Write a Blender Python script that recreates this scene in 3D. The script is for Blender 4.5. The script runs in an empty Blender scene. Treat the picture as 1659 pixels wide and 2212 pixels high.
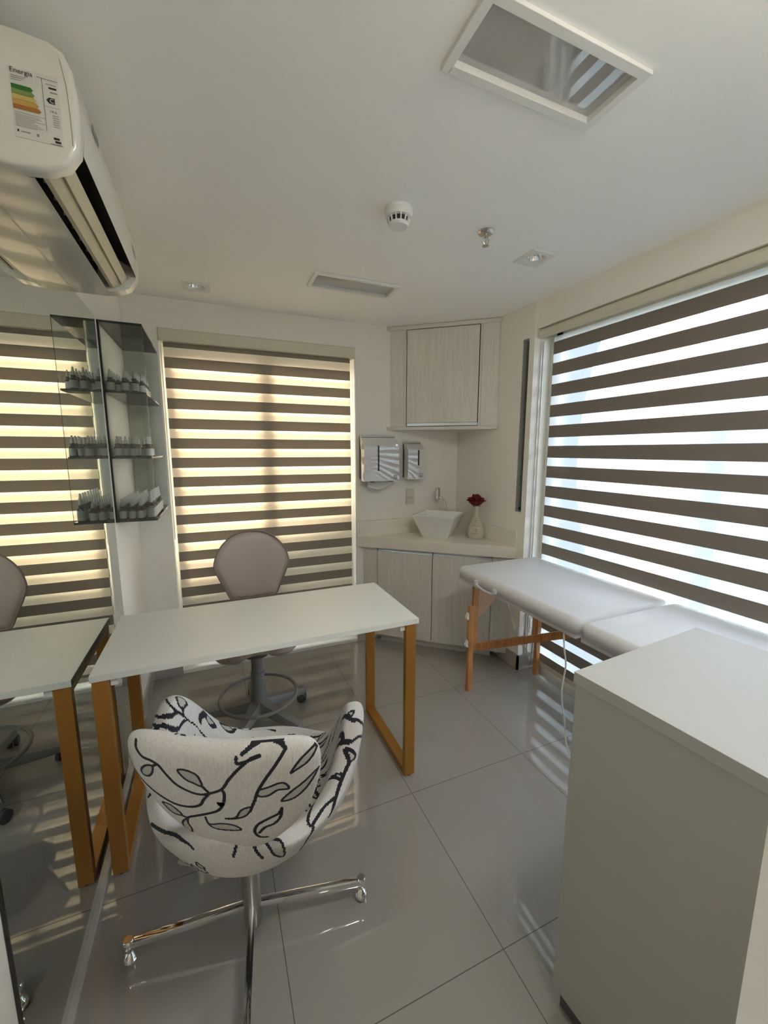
import bpy, bmesh, math, random
import numpy as np
from mathutils import Vector, Matrix
random.seed(7)
C = bpy.context.scene.collection
PI = math.pi
sc = bpy.context.scene

# ------------------------------------------------------------------ camera
def make_camera():
    fpx, yaw, pitch, roll = 874.7387, -0.399373, 0.149634, 0.001099
    F = Vector((-math.sin(yaw)*math.cos(pitch), math.cos(yaw)*math.cos(pitch), -math.sin(pitch)))
    r = Vector((math.cos(yaw), math.sin(yaw), 0)); u = r.cross(F)
    r2 = r*math.cos(roll)+u*math.sin(roll); u2 = -r*math.sin(roll)+u*math.cos(roll)
    cd = bpy.data.cameras.new('camera'); co = bpy.data.objects.new('camera', cd); C.objects.link(co)
    cd.sensor_fit = 'HORIZONTAL'; cd.sensor_width = 36; cd.lens = fpx/1659*36; cd.clip_start = .02; cd.clip_end = 500
    m = Matrix((r2, u2, -F)).transposed().to_4x4(); m.translation = (0.42867, 0, 1.46042)
    co.matrix_world = m; sc.camera = co
make_camera()

# ------------------------------------------------------------------ light
EXPOSURE = 2.75
SKY = 0.66
SUN = 7.5
w = bpy.data.worlds.new('world'); sc.world = w; w.use_nodes = True
nt = w.node_tree; nt.nodes.clear()
sky = nt.nodes.new('ShaderNodeTexSky'); sky.sky_type = 'NISHITA'; sky.sun_disc = False
SUN_EL = math.radians(34); SUN_AZ = math.radians(-8)      # azimuth from +Y towards +X
sky.sun_elevation = SUN_EL; sky.sun_rotation = SUN_AZ; sky.air_density = 1.0; sky.dust_density = 1.2; sky.ozone_density = 1.0
bg = nt.nodes.new('ShaderNodeBackground'); out = nt.nodes.new('ShaderNodeOutputWorld')
hs = nt.nodes.new('ShaderNodeHueSaturation'); hs.inputs['Saturation'].default_value = .55
nt.links.new(sky.outputs[0], hs.inputs['Color']); nt.links.new(hs.outputs[0], bg.inputs[0]); bg.inputs[1].default_value = SKY
nt.links.new(bg.outputs[0], out.inputs[0])
sd = bpy.data.lights.new('sun', 'SUN'); sd.energy = SUN; sd.angle = math.radians(1.2); sd.color = (1, .90, .74)
so = bpy.data.objects.new('sun', sd); C.objects.link(so)
sdir = Vector((math.sin(SUN_AZ)*math.cos(SUN_EL), math.cos(SUN_AZ)*math.cos(SUN_EL), math.sin(SUN_EL)))
so.rotation_euler = sdir.to_track_quat('Z', 'Y').to_euler(); so.location = sdir*30
# unseen fill light added in the corridor behind the doorway to brighten the room
cl = bpy.data.lights.new('corridor_fill', 'AREA'); cl.shape = 'RECTANGLE'; cl.size = .6; cl.size_y = .6; cl.energy = 1.8; cl.color = (1, .96, .9)
co_ = bpy.data.objects.new('corridor_fill', cl); C.objects.link(co_); co_.location = (.9, -.75, 2.30)
# fill light added under the ceiling at the doorway end, out of view
rl = bpy.data.lights.new('ceiling_fill', 'AREA'); rl.shape = 'RECTANGLE'; rl.size = .44; rl.size_y = .16; rl.energy = 1.45; rl.color = (1, .97, .90)
ro = bpy.data.objects.new('ceiling_fill', rl); C.objects.link(ro); ro.location = (1.20, .22, 2.325)
vs = sc.view_settings; vs.view_transform = 'Standard'; vs.look = 'None'; vs.gamma = 1; vs.use_curve_mapping = False; vs.exposure = EXPOSURE
cy = sc.cycles; cy.use_denoising = True; cy.max_bounces = 14; cy.diffuse_bounces = 8; cy.glossy_bounces = 6; cy.transmission_bounces = 8; cy.transparent_max_bounces = 24
cy.caustics_reflective = False; cy.caustics_refractive = False; cy.sample_clamp_indirect = 6

# ------------------------------------------------------------------ materials
def nodes(name):
    m = bpy.data.materials.new(name); m.use_nodes = True
    return m, m.node_tree, m.node_tree.nodes['Principled BSDF']
def setp(b, **k):
    for a, v in k.items(): b.inputs[a.replace('_', ' ')].default_value = v
def N(nt, t, **k):
    n = nt.nodes.new(t)
    for a, v in k.items():
        if a in n.inputs: n.inputs[a].default_value = v
        else: setattr(n, a, v)
    return n
def pm(name, col, rough=.5, metal=0, noise=0, nscale=40, bump=0, coat=0, stretch=(1, 1, 1), **k):
    """principled material; colour varied a little by a procedural noise"""
    m, nt, b = nodes(name)
    setp(b, Roughness=rough, Metallic=metal); b.inputs['Coat Weight'].default_value = coat
    for a, v in k.items(): b.inputs[a.replace('_', ' ')].default_value = v
    tc = N(nt, 'ShaderNodeTexCoord'); mp = N(nt, 'ShaderNodeMapping'); mp.inputs['Scale'].default_value = stretch
    nz = N(nt, 'ShaderNodeTexNoise'); nz.inputs['Scale'].default_value = nscale; nz.inputs['Detail'].default_value = 5
    nt.links.new(tc.outputs['Object'], mp.inputs[0]); nt.links.new(mp.outputs[0], nz.inputs['Vector'])
    mx = N(nt, 'ShaderNodeMix', data_type='RGBA')
    c = Vector(col); n_ = noise or .02
    mx.inputs[6].default_value = (*[max(0, x*(1-n_)) for x in c], 1); mx.inputs[7].default_value = (*[min(1, x*(1+n_)) for x in c], 1)
    nt.links.new(nz.outputs[0], mx.inputs[0]); nt.links.new(mx.outputs[2], b.inputs['Base Color'])
    if bump:
        bp = N(nt, 'ShaderNodeBump'); bp.inputs['Strength'].default_value = bump; bp.inputs['Distance'].default_value = .002
        nt.links.new(nz.outputs[0], bp.inputs['Height']); nt.links.new(bp.outputs[0], b.inputs['Normal'])
    return m
def wood(name, c1, c2, scale, stretch, rough=.5, mix=(.35, .65)):
    m, nt, b = nodes(name); setp(b, Roughness=rough)
    tc = N(nt, 'ShaderNodeTexCoord'); mp = N(nt, 'ShaderNodeMapping'); mp.inputs['Scale'].default_value = stretch
    nz = N(nt, 'ShaderNodeTexNoise'); nz.inputs['Scale'].default_value = scale; nz.inputs['Detail'].default_value = 8; nz.inputs['Roughness'].default_value = .65
    rp = N(nt, 'ShaderNodeValToRGB'); rp.color_ramp.elements[0].position = mix[0]; rp.color_ramp.elements[1].position = mix[1]
    rp.color_ramp.elements[0].color = (*c1, 1); rp.color_ramp.elements[1].color = (*c2, 1)
    nt.links.new(tc.outputs['Object'], mp.inputs[0]); nt.links.new(mp.outputs[0], nz.inputs['Vector'])
    nt.links.new(nz.outputs[0], rp.inputs[0]); nt.links.new(rp.outputs[0], b.inputs['Base Color'])
    return m
def sheet_glass(name, tint=(.9, .95, .93), refl=.12, rough=0.0):
    m, nt, b = nodes(name); nt.nodes.remove(b); o = nt.nodes['Material Output']
    t = N(nt, 'ShaderNodeBsdfTransparent'); t.inputs[0].default_value = (*tint, 1)
    g = N(nt, 'ShaderNodeBsdfGlossy'); g.inputs['Roughness'].default_value = rough
    lw = N(nt, 'ShaderNodeFresnel'); lw.inputs[0].default_value = 1.5
    mu = N(nt, 'ShaderNodeMath', operation='MULTIPLY_ADD'); mu.inputs[1].default_value = 1.0; mu.inputs[2].default_value = refl-.04
    mx = N(nt, 'ShaderNodeMixShader')
    nt.links.new(lw.outputs[0], mu.inputs[0]); nt.links.new(mu.outputs[0], mx.inputs[0])
    nt.links.new(t.outputs[0], mx.inputs[1]); nt.links.new(g.outputs[0], mx.inputs[2]); nt.links.new(mx.outputs[0], o.inputs[0])
    return m
def cloth(name, col, trans=.3, clear=0.0, tcol=None, weave=900):
    """woven fabric: diffuse + translucent, and an open weave letting a share of light straight through"""
    m, nt, b = nodes(name); nt.nodes.remove(b); o = nt.nodes['Material Output']
    d = N(nt, 'ShaderNodeBsdfDiffuse'); t = N(nt, 'ShaderNodeBsdfTranslucent'); x = N(nt, 'ShaderNodeBsdfTransparent')
    tc = N(nt, 'ShaderNodeTexCoord'); mp = N(nt, 'ShaderNodeMapping'); mp.inputs['Scale'].default_value = (1, 1, 30)
    nz = N(nt, 'ShaderNodeTexNoise'); nz.inputs['Scale'].default_value = 6; nz.inputs['Detail'].default_value = 3
    nt.links.new(tc.outputs['Object'], mp.inputs[0]); nt.links.new(mp.outputs[0], nz.inputs['Vector'])
    mx = N(nt, 'ShaderNodeMix', data_type='RGBA')
    mx.inputs[6].default_value = (*[c*.93 for c in col], 1); mx.inputs[7].default_value = (*[min(1, c*1.07) for c in col], 1)
    nt.links.new(nz.outputs[0], mx.inputs[0]); nt.links.new(mx.outputs[2], d.inputs[0])
    t.inputs[0].default_value = (*(tcol or col), 1)
    a = N(nt, 'ShaderNodeMixShader'); a.inputs[0].default_value = trans
    nt.links.new(d.outputs[0], a.inputs[1]); nt.links.new(t.outputs[0], a.inputs[2])
    bb = N(nt, 'ShaderNodeMixShader'); bb.inputs[0].default_value = clear
    nt.links.new(a.outputs[0], bb.inputs[1]); nt.links.new(x.outputs[0], bb.inputs[2]); nt.links.new(bb.outputs[0], o.inputs[0])
    return m
M = {}
M['wall'] = pm('wall_paint', (.84, .815, .755), .85, noise=.02, nscale=60, bump=.05)
M['ceiling'] = pm('ceiling_paint', (.93, .93, .905), .9, noise=.01, nscale=40, bump=.05)
M['white'] = pm('white_laminate', (.80, .80, .77), .35, noise=.01)
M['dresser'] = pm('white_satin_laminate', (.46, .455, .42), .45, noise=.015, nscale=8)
M['desk'] = pm('white_desk_board', (.80, .80, .74), .38, noise=.01)
M['copper'] = pm('bronze_painted_steel', (.42, .19, .035), .38, .35, noise=.05, nscale=90)
M['porcelain'] = pm('white_porcelain', (.85, .86, .86), .08, coat=.5)
M['plastic'] = pm('white_gloss_plastic', (.66, .66, .68), .06, coat=1.0, **{'Coat_IOR': 2.3, 'Coat_Roughness': .02})
M['plastic_ac'] = pm('white_ac_plastic', (.78, .76, .68), .2, coat=.6, **{'Coat_Roughness': .05})
M['ac_inner'] = pm('louver_plastic', (.62, .56, .40), .4)
M['dark'] = pm('dark_cavity', (.035, .03, .025), .7)
M['black'] = pm('black_plastic', (.012, .012, .014), .35)
M['chrome'] = pm('chrome', (.85, .85, .86), .07, 1)
M['brushed'] = pm('brushed_nickel', (.62, .58, .52), .25, 1, noise=.06, nscale=300)
M['alu'] = pm('aluminium', (.55, .57, .60), .3, 1, noise=.03)
M['alu_white'] = pm('white_aluminium_strip', (.62, .62, .6), .4, .3)
M['cabinet'] = wood('pale_oak_laminate', (.655, .63, .56), (.745, .725, .66), 4, (14, 14, .7), .45)
M['cabinet_edge'] = pm('cabinet_edge_band', (.70, .67, .60), .5)
M['counter'] = pm('cream_stone', (.80, .765, .68), .22, noise=.06, nscale=220, coat=.2)
M['pine'] = wood('varnished_beech', (.40, .15, .045), (.66, .32, .12), 7, (12, 12, .8), .35)
M['plywood'] = pm('beech_plywood', (.52, .31, .19), .5, noise=.08, nscale=12)
M['leather'] = pm('beige_leatherette', (.44, .36, .31), .42, noise=.04, nscale=120, bump=.1)
M['piping'] = pm('dark_beige_piping', (.19, .15, .125), .5)
M['grey_plastic'] = pm('grey_plastic', (.22, .22, .225), .5, noise=.05)
M['grey_dark'] = pm('dark_grey_rubber', (.09, .09, .1), .5)
M['vinyl'] = pm('white_vinyl', (.74, .74, .76), .38, noise=.05, nscale=14, bump=.15, stretch=(2, 10, 1))
M['fabric'] = wood('pale_grey_chenille', (.44, .425, .40), (.70, .68, .65), 16, (26, 26, 1.6), .95, (.25, .75))
M['vine'] = pm('black_vine_weave', (.012, .012, .02), .9)
M['leaf_weave'] = pm('grey_leaf_weave', (.40, .39, .36), .95, noise=.5, nscale=500)
M['glass'] = sheet_glass('shelf_glass', (.945, .97, .955), .055)
M['pewter'] = pm('satin_steel_tube', (.42, .40, .37), .28, .9)
M['glass_edge'] = pm('green_glass_edge', (.012, .06, .055), .15, coat=.6)
M['pane'] = sheet_glass('window_glass', (.96, .98, .98), .06)
M['mirror'] = pm('mirror_silver', (.80, .84, .80), .0, 1)
M['panel_glass'] = pm('grey_diffuser_glass', (.42, .42, .41), .03, coat=1.0, **{'Coat_Roughness': .0, 'Coat_IOR': 2.0})
M['rose'] = pm('red_petal', (.17, .006, .012), .55, noise=.25, nscale=25)
M['leaf'] = pm('dark_green_sepal', (.03, .045, .02), .6)
M['vase'] = pm('cream_stoneware', (.60, .54, .44), .3, noise=.04, nscale=60)
M['ink'] = pm('dark_print', (.03, .025, .025), .6)
M['paper'] = cloth('paper_towel', (.72, .74, .74), .3)
M['amber'] = pm('dark_amber_glass', (.035, .03, .028), .12, coat=.5)
M['clear_plastic'] = pm('milky_dropper_plastic', (.62, .64, .63), .25, Alpha=.75)
M['bottle_label'] = pm('grey_white_label', (.55, .56, .56), .55)
M['opaque_b'] = cloth('taupe_blind_weave_back', (.42, .37, .30), .22, 0, (.40, .33, .24))
M['opaque_l'] = cloth('taupe_blind_band', (.27, .235, .195), .07, 0, (.22, .17, .12))
M['sheer_l'] = cloth('cream_sheer_band', (.84, .78, .68), .55, .0, (.88, .80, .68))
M['opaque_r'] = cloth('brown_blind_band', (.20, .17, .14), .04, 0, (.20, .16, .12))
M['sheer_r'] = cloth('white_sheer_band', (.85, .88, .88), .72, .50, (.92, .95, .95))
M['cassette'] = pm('cream_blind_cassette', (.66, .62, .50), .4)
M['frame_sun_tint'] = pm('sun_tinted_window_frame', (.80, .74, .60), .4)  # yellow sun glow on the right window frame is put into this colour
M['niche'] = pm('niche_grey', (.33, .33, .315), .85)  # niche faces in a darker grey than the wall
M['skirting'] = pm('grey_tile_skirting', (.42, .40, .37), .12, coat=.4)
def tile_mat():
    m, nt, b = nodes('polished_floor_tile'); setp(b, Roughness=.035)
    b.inputs['Coat Weight'].default_value = .6; b.inputs['Coat Roughness'].default_value = .02; b.inputs['IOR'].default_value = 1.55
    g = N(nt, 'ShaderNodeNewGeometry'); sp = N(nt, 'ShaderNodeSeparateXYZ'); nt.links.new(g.outputs['Position'], sp.inputs[0])
    def line(ax, off):
        a = N(nt, 'ShaderNodeMath', operation='SUBTRACT'); nt.links.new(sp.outputs[ax], a.inputs[0]); a.inputs[1].default_value = off
        p = N(nt, 'ShaderNodeMath', operation='PINGPONG'); nt.links.new(a.outputs[0], p.inputs[0]); p.inputs[1].default_value = .3
        c = N(nt, 'ShaderNodeMath', operation='LESS_THAN'); nt.links.new(p.outputs[0], c.inputs[0]); c.inputs[1].default_value = .0014
        return c
    lx, ly = line(0, 1.143), line(1, .7776)
    mxm = N(nt, 'ShaderNodeMath', operation='MAXIMUM'); nt.links.new(lx.outputs[0], mxm.inputs[0]); nt.links.new(ly.outputs[0], mxm.inputs[1])
    nz = N(nt, 'ShaderNodeTexNoise'); nz.inputs['Scale'].default_value = 2.5; nt.links.new(g.outputs['Position'], nz.inputs['Vector'])
    base = N(nt, 'ShaderNodeMix', data_type='RGBA'); base.inputs[6].default_value = (.33, .31, .28, 1); base.inputs[7].default_value = (.38, .355, .325, 1)
    nt.links.new(nz.outputs[0], base.inputs[0])
    mx = N(nt, 'ShaderNodeMix', data_type='RGBA'); nt.links.new(mxm.outputs[0], mx.inputs[0]); nt.links.new(base.outputs[2], mx.inputs[6]); mx.inputs[7].default_value = (.10, .09, .08, 1)
    nt.links.new(mx.outputs[2], b.inputs['Base Color'])
    r = N(nt, 'ShaderNodeMath', operation='MULTIPLY_ADD'); nt.links.new(mxm.outputs[0], r.inputs[0]); r.inputs[1].default_value = .5; r.inputs[2].default_value = .035
    nt.links.new(r.outputs[0], b.inputs['Roughness'])
    return m
M['tile'] = tile_mat()
def facade(name, wall, win, sx=3.0, sz=3.0, rough=.8):
    m, nt, b = nodes(name); setp(b, Roughness=rough)
    g = N(nt, 'ShaderNodeNewGeometry'); sp = N(nt, 'ShaderNodeSeparateXYZ'); nt.links.new(g.outputs['Position'], sp.inputs[0])
    ad = N(nt, 'ShaderNodeMath', operation='ADD'); nt.links.new(sp.outputs[0], ad.inputs[0]); nt.links.new(sp.outputs[1], ad.inputs[1])
    def cell(src, s, f):
        d = N(nt, 'ShaderNodeMath', operation='DIVIDE'); nt.links.new(src, d.inputs[0]); d.inputs[1].default_value = s
        q = N(nt, 'ShaderNodeMath', operation='FRACT'); nt.links.new(d.outputs[0], q.inputs[0])
        c = N(nt, 'ShaderNodeMath', operation='LESS_THAN'); nt.links.new(q.outputs[0], c.inputs[0]); c.inputs[1].default_value = f
        return c
    a, c = cell(ad.outputs[0], sx, .5), cell(sp.outputs[2], sz, .5)
    mu = N(nt, 'ShaderNodeMath', operation='MULTIPLY'); nt.links.new(a.outputs[0], mu.inputs[0]); nt.links.new(c.outputs[0], mu.inputs[1])
    mx = N(nt, 'ShaderNodeMix', data_type='RGBA'); nt.links.new(mu.outputs[0], mx.inputs[0])
    mx.inputs[6].default_value = (*wall, 1); mx.inputs[7].default_value = (*win, 1); nt.links.new(mx.outputs[2], b.inputs['Base Color'])
    return m

# ------------------------------------------------------------------ mesh helpers
def origin(o):
    v = Vector((0, 0, 0))
    while o is not None: v += o.location; o = o.parent
    return v
def link(name, verts, faces, mats, parent=None, smooth=False, midx=None, loc=None, sub=0, sharp=None):
    me = bpy.data.meshes.new(name)
    off = origin(parent) if parent is not None else Vector((0, 0, 0))
    if loc is not None and parent is None: off = Vector(loc)
    me.from_pydata([tuple(Vector(v)-off) for v in verts], [], faces)
    for m in (mats if isinstance(mats, (list, tuple)) else [mats]): me.materials.append(m)
    if midx is not None: me.polygons.foreach_set('material_index', list(map(int, midx)))
    if smooth: me.polygons.foreach_set('use_smooth', [True]*len(me.polygons))
    me.update()
    o = bpy.data.objects.new(name, me); C.objects.link(o)
    if parent is not None: o.parent = parent
    elif loc is not None: o.location = loc
    if sub:
        s = o.modifiers.new('sub', 'SUBSURF'); s.levels = sub; s.render_levels = sub
    if sharp is not None: me.set_sharp_from_angle(angle=math.radians(sharp))
    return o
class MB:
    def __init__(s): s.v = []; s.f = []; s.mi = []
    def add(s, vs, fs, mi=0):
        n = len(s.v); s.v += [Vector(v) for v in vs]; s.f += [tuple(n+i for i in f) for f in fs]; s.mi += [mi]*len(fs); return s
    def box(s, x0, x1, y0, y1, z0, z1, bev=0, mi=0, rot=None, piv=None):
        bm = bmesh.new(); bmesh.ops.create_cube(bm, size=1)
        for v in bm.verts: v.co = Vector(((x0+x1)/2+v.co.x*(x1-x0), (y0+y1)/2+v.co.y*(y1-y0), (z0+z1)/2+v.co.z*(z1-z0)))
        if bev: bmesh.ops.bevel(bm, geom=bm.edges[:], offset=bev, segments=3, profile=.7, affect='EDGES')
        s.frombm(bm, mi, rot, piv); return s
    def frombm(s, bm, mi=0, rot=None, piv=None):
        bm.verts.index_update(); vs = [v.co.copy() for v in bm.verts]
        if rot:
            R = Matrix.Rotation(rot, 3, 'Z'); p = Vector(piv or (0, 0, 0)); vs = [R@(v-p)+p for v in vs]
        s.add(vs, [[v.index for v in f.verts] for f in bm.faces], mi); bm.free()
    def quadbox(s, p, axis, z0, z1, mi=0, bev=0):
        """vertical prism over plan polygon p"""
        return s.prism([(x, y, z0) for x, y in p], (0, 0, z1-z0), mi, bev)
    def prism(s, pts, d, mi=0, bev=0):
        bm = bmesh.new(); a = [bm.verts.new(p) for p in pts]; b = [bm.verts.new(Vector(p)+Vector(d)) for p in pts]; n = len(pts)
        bm.faces.new(a[::-1]); bm.faces.new(b)
        for i in range(n): bm.faces.new((a[i], a[(i+1) % n], b[(i+1) % n], b[i]))
        bmesh.ops.recalc_face_normals(bm, faces=bm.faces[:])
        if bev: bmesh.ops.bevel(bm, geom=bm.edges[:], offset=bev, segments=2, profile=.7, affect='EDGES')
        s.frombm(bm, mi); return s
    def tube(s, pts, r, n=12, mi=0, close=False):
        pts = [Vector(p) for p in pts]; m = len(pts); rs = r if isinstance(r, (list, tuple)) else [r]*m
        rings = []; up = None
        for i, p in enumerate(pts):
            if close: t = (pts[(i+1) % m]-pts[i-1]).normalized()
            else: t = (pts[min(i+1, m-1)]-pts[max(i-1, 0)]).normalized()
            if up is None: up = Vector((0, 0, 1)) if abs(t.z) < .9 else Vector((1, 0, 0))
            a = t.cross(up).normalized(); b = a.cross(t).normalized(); up = b
            rings.append([p+(a*math.cos(2*PI*k/n)+b*math.sin(2*PI*k/n))*rs[i] for k in range(n)])
        vs = [v for g in rings for v in g]; fs = []
        for i in range(m if close else m-1):
            j = (i+1) % m
            for k in range(n): fs.append((i*n+k, i*n+(k+1) % n, j*n+(k+1) % n, j*n+k))
        if not close: fs += [tuple(range(n))[::-1], tuple((m-1)*n+k for k in range(n))]
        return s.add(vs, fs, mi)
    def lathe(s, prof, c=(0, 0, 0), n=32, mi=0, axis='Z', caps=(True, True)):
        vs = []; fs = []; c = Vector(c)
        for r, z in prof:
            for k in range(n):
                a = 2*PI*k/n; x, y = r*math.cos(a), r*math.sin(a)
                vs.append(c+(Vector((x, y, z)) if axis == 'Z' else Vector((x, z, y)) if axis == 'Y' else Vector((z, x, y))))
        m = len(prof)
        for i in range(m-1):
            for k in range(n): fs.append((i*n+k, i*n+(k+1) % n, (i+1)*n+(k+1) % n, (i+1)*n+k))
        if caps[0]: fs += [tuple(range(n))[::-1]]
        if caps[1]: fs += [tuple((m-1)*n+k for k in range(n))]
        return s.add(vs, fs, mi)
    def bar(s, p, q, w, h, up=(0, 0, 1), mi=0, bev=0):
        p, q = Vector(p), Vector(q); t = (q-p).normalized(); a = t.cross(Vector(up)).normalized(); b = a.cross(t)
        pts = [p+a*w/2+b*h/2, p-a*w/2+b*h/2, p-a*w/2-b*h/2, p+a*w/2-b*h/2]
        return s.prism(pts, q-p, mi, bev)
    def build(s, name, mats, parent=None, smooth=False, loc=None, sub=0, sharp=35):
        return link(name, s.v, s.f, mats, parent, smooth, s.mi, loc, sub, sharp if smooth and not sub else None)
def thing(name, label, cat, loc, group=None):
    o = bpy.data.objects.new(name, None); C.objects.link(o); o.location = loc; o.empty_display_size = .1
    o['label'] = label; o['category'] = cat
    if group: o['group'] = group
    bpy.context.view_layer.update() if False else None
    return o
def tag(o, label, cat, group=None):
    o['label'] = label; o['category'] = cat
    if group: o['group'] = group
    return o
def struct(o): o['kind'] = 'structure'; return o
def text_mb(mb, txt, size, fn, mi=0, align='CENTER', extr=0):
    """lettering as flat mesh; fn maps text-plane (x, y) to a point"""
    cu = bpy.data.curves.new('t', 'FONT'); cu.body = txt; cu.size = size; cu.align_x = align; cu.resolution_u = 3
    o = bpy.data.objects.new('t', cu); C.objects.link(o)
    dg = bpy.context.evaluated_depsgraph_get(); me = bpy.data.meshes.new_from_object(o.evaluated_get(dg))
    mb.add([fn(v.co.x, v.co.y) for v in me.vertices], [tuple(p.vertices) for p in me.polygons], mi)
    bpy.data.objects.remove(o); bpy.data.curves.remove(cu); bpy.data.meshes.remove(me)

# ================================================================== ROOM
H = 2.339; D = 2.81; W = 2.255; XW = 2.60; SF = 2.272   # ceiling, back wall, pillar face, outer face, soffit face
YP = 2.004
struct(MB().box(-.15, XW+.2, -1.9, D+.4, -.12, 0).build('floor', M['tile']))
cb = MB()
L1 = (.985, 1.410, .775, .925); L2 = (.965, 1.405, 2.13, 2.285)     # openings of the two recessed luminaires
def ceil_with_holes(holes, x0, x1, y0, y1, z, h):
    xs = sorted({x0, x1, *[a for l in holes for a in l[:2]]}); ys = sorted({y0, y1, *[a for l in holes for a in l[2:]]})
    for i in range(len(xs)-1):
        for j in range(len(ys)-1):
            cx, cyy = (xs[i]+xs[i+1])/2, (ys[j]+ys[j+1])/2
            if any(l[0] < cx < l[1] and l[2] < cyy < l[3] for l in holes): continue
            cb.add([(xs[i], ys[j], z), (xs[i+1], ys[j], z), (xs[i+1], ys[j+1], z), (xs[i], ys[j+1], z)], [(0, 3, 2, 1)])
SPOTS = [(1.85, 1.588, .068), (.405, 2.555, .068)]
holes = [L1, L2] + [(x-.05, x+.05, y-.05, y+.05) for x, y, _ in SPOTS]
ceil_with_holes(holes, -.15, XW+.2, -1.9, D+.4, H, .1)
cb.box(-.15, XW+.2, -1.9, D+.4, H+.12, H+.2)
struct(cb.build('ceiling', M['ceiling']))
struct(MB().box(-.15, 0, -1.9, D+.4, 0, H+.12).build('wall_left', M['wall']))
# back wall with its floor-to-lintel window opening
WX0, WX1, WZ0, WZ1 = .178, 1.392, .02, 2.172
b = MB().box(0, WX0, D, D+.32, 0, H).box(WX1, XW+.2, D, D+.32, 0, H).box(WX0, WX1, D, D+.32, WZ1, H).box(WX0, WX1, D, D+.32, 0, WZ0)
struct(b.build('wall_back', M['wall']))
# right wall: pillar with a tall slot niche, lintel above the window, near part
NY0, NY1, NZ0, NZ1, ND = 2.047, 2.105, 1.066, 2.143, .10
b = MB().box(W, XW, YP, NY0, 0, H).box(W, XW, NY1, D, 0, H).box(W, XW, NY0, NY1, 0, NZ0).box(W, XW, NY0, NY1, NZ1, H)
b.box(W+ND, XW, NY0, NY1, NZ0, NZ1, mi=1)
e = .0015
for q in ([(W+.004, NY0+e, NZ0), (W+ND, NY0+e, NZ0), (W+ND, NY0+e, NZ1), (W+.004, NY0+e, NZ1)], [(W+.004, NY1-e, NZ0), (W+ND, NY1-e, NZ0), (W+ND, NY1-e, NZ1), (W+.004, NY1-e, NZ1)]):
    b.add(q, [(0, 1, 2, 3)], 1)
b.box(SF, XW, .0, YP, 2.185, H)                       # lintel
b.box(SF, XW, -1.9, .0, 0, H)                         # beyond the window
struct(b.build('wall_right', [M['wall'], M['niche']]))
# near wall with the doorway the camera looks through, and the corridor behind it
b = MB().box(.712, SF, -.10, .10, 0, H).box(0, .712, -.10, .10, 2.12, H)
struct(b.build('wall_near', M['wall']))
struct(MB().box(.7085, .712, -.13, .1005, 0, 2.12).build('trim_1', M['white']))
struct(MB().box(-.15, XW, -2.0, -1.9, 0, H).build('wall_corridor', M['wall']))
# skirting
struct(MB().box(W-.012, W, YP-.012, 2.2, 0, .10).box(W-.012, 2.46, YP-.012, YP, 0, .10).build('baseboard_right', M['skirting']))
struct(MB().box(WX1, 1.45, D-.012, D, 0, .10).box(.0, WX0, D-.012, D, 0, .10).build('baseboard_back', M['skirting']))
struct(MB().box(0, .012, 2.16, D-.012, 0, .10).build('baseboard_left', M['skirting']))

# windows ------------------------------------------------------------
wf = MB(); y0, y1 = 2.955, 3.0
wf.box(WX0, WX0+.05, y0, y1, WZ0, WZ1).box(WX1-.05, WX1, y0, y1, WZ0, WZ1).box(WX0, WX1, y0, y1, WZ1-.04, WZ1).box(WX0, WX1, y0, y1, WZ0, WZ0+.05)
wf.box(.731, .811, y0, y1, WZ0, WZ1)
w1 = struct(wf.build('window_1', M['white']))
MB().box(WX0+.02, WX1-.02, 2.972, 2.978, WZ0+.03, WZ1-.03).build('pane', M['pane'], w1)
XG = 2.46
wf = MB(); 
wf.box(XG-.03, XG+.03, YP-.045, YP, .012, 2.185).box(XG-.03, XG+.03, .0, .045, .012, 2.185).box(XG-.03, XG+.03, .0, YP, 2.14, 2.185).box(XG-.03, XG+.03, .0, YP, .012, .06)
w2 = struct(wf.build('window_2', M['frame_sun_tint']))
MB().box(XG-.004, XG+.004, .02, YP-.02, .03, 2.16).build('pane', M['pane'], w2)
MB().box(2.305, 2.312, YP-.006, YP, .012, 2.12).box(2.325, 2.330, YP-.006, YP, .012, 2.12).build('rail', M['alu_white'], w2)

# blinds --------------------------------------------------------------
def fabric(axis, pos, a0, a1, ztop, zbot, first, period, dark, n_fold=1):
    """one continuous cloth of alternating bands; returns verts, faces, material index"""
    vs, fs, mi = [], [], []
    cuts = [(ztop, 1 if first > ztop else 0)]; z = first
    while z > zbot:
        cuts.append((z, 1)); cuts.append((z-(period-dark), 0)); z -= period
    cuts = [c for c in cuts if zbot < c[0] <= ztop]+[(zbot, 0)]
    for i in range(len(cuts)-1):
        za, zb = cuts[i][0], cuts[i+1][0]; k = len(vs)
        for s in range(n_fold+1):
            a = a0+(a1-a0)*s/n_fold
            for zz in (za, zb): vs.append((a, pos, zz) if axis == 'x' else (pos, a, zz))
        for s in range(n_fold): fs.append((k+2*s, k+2*s+1, k+2*s+3, k+2*s+2)); mi.append(cuts[i][1])
    return vs, fs, mi
bl = thing('zebra_blind', 'closed double-layer zebra roller blind glowing warm behind the desk, on the back wall', 'blind', ((WX0+WX1)/2, 2.85, 0))
prof = [(2.800, 2.104), (2.80, 2.165), (2.804, 2.170), (2.90, 2.170), (2.90, 2.104), (2.803, 2.100)]
MB().prism([(WX0+.002, y, z) for y, z in prof], (WX1-WX0-.004, 0, 0), bev=.002).build('cassette', M['cassette'], bl)
vs_, fs_, mi_ = fabric('x', 2.845, .199, 1.366, 2.11, .075, 2.073, .12, .064); link('front_fabric', vs_, fs_, [M['opaque_l'], M['sheer_l']], bl, midx=mi_)
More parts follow.
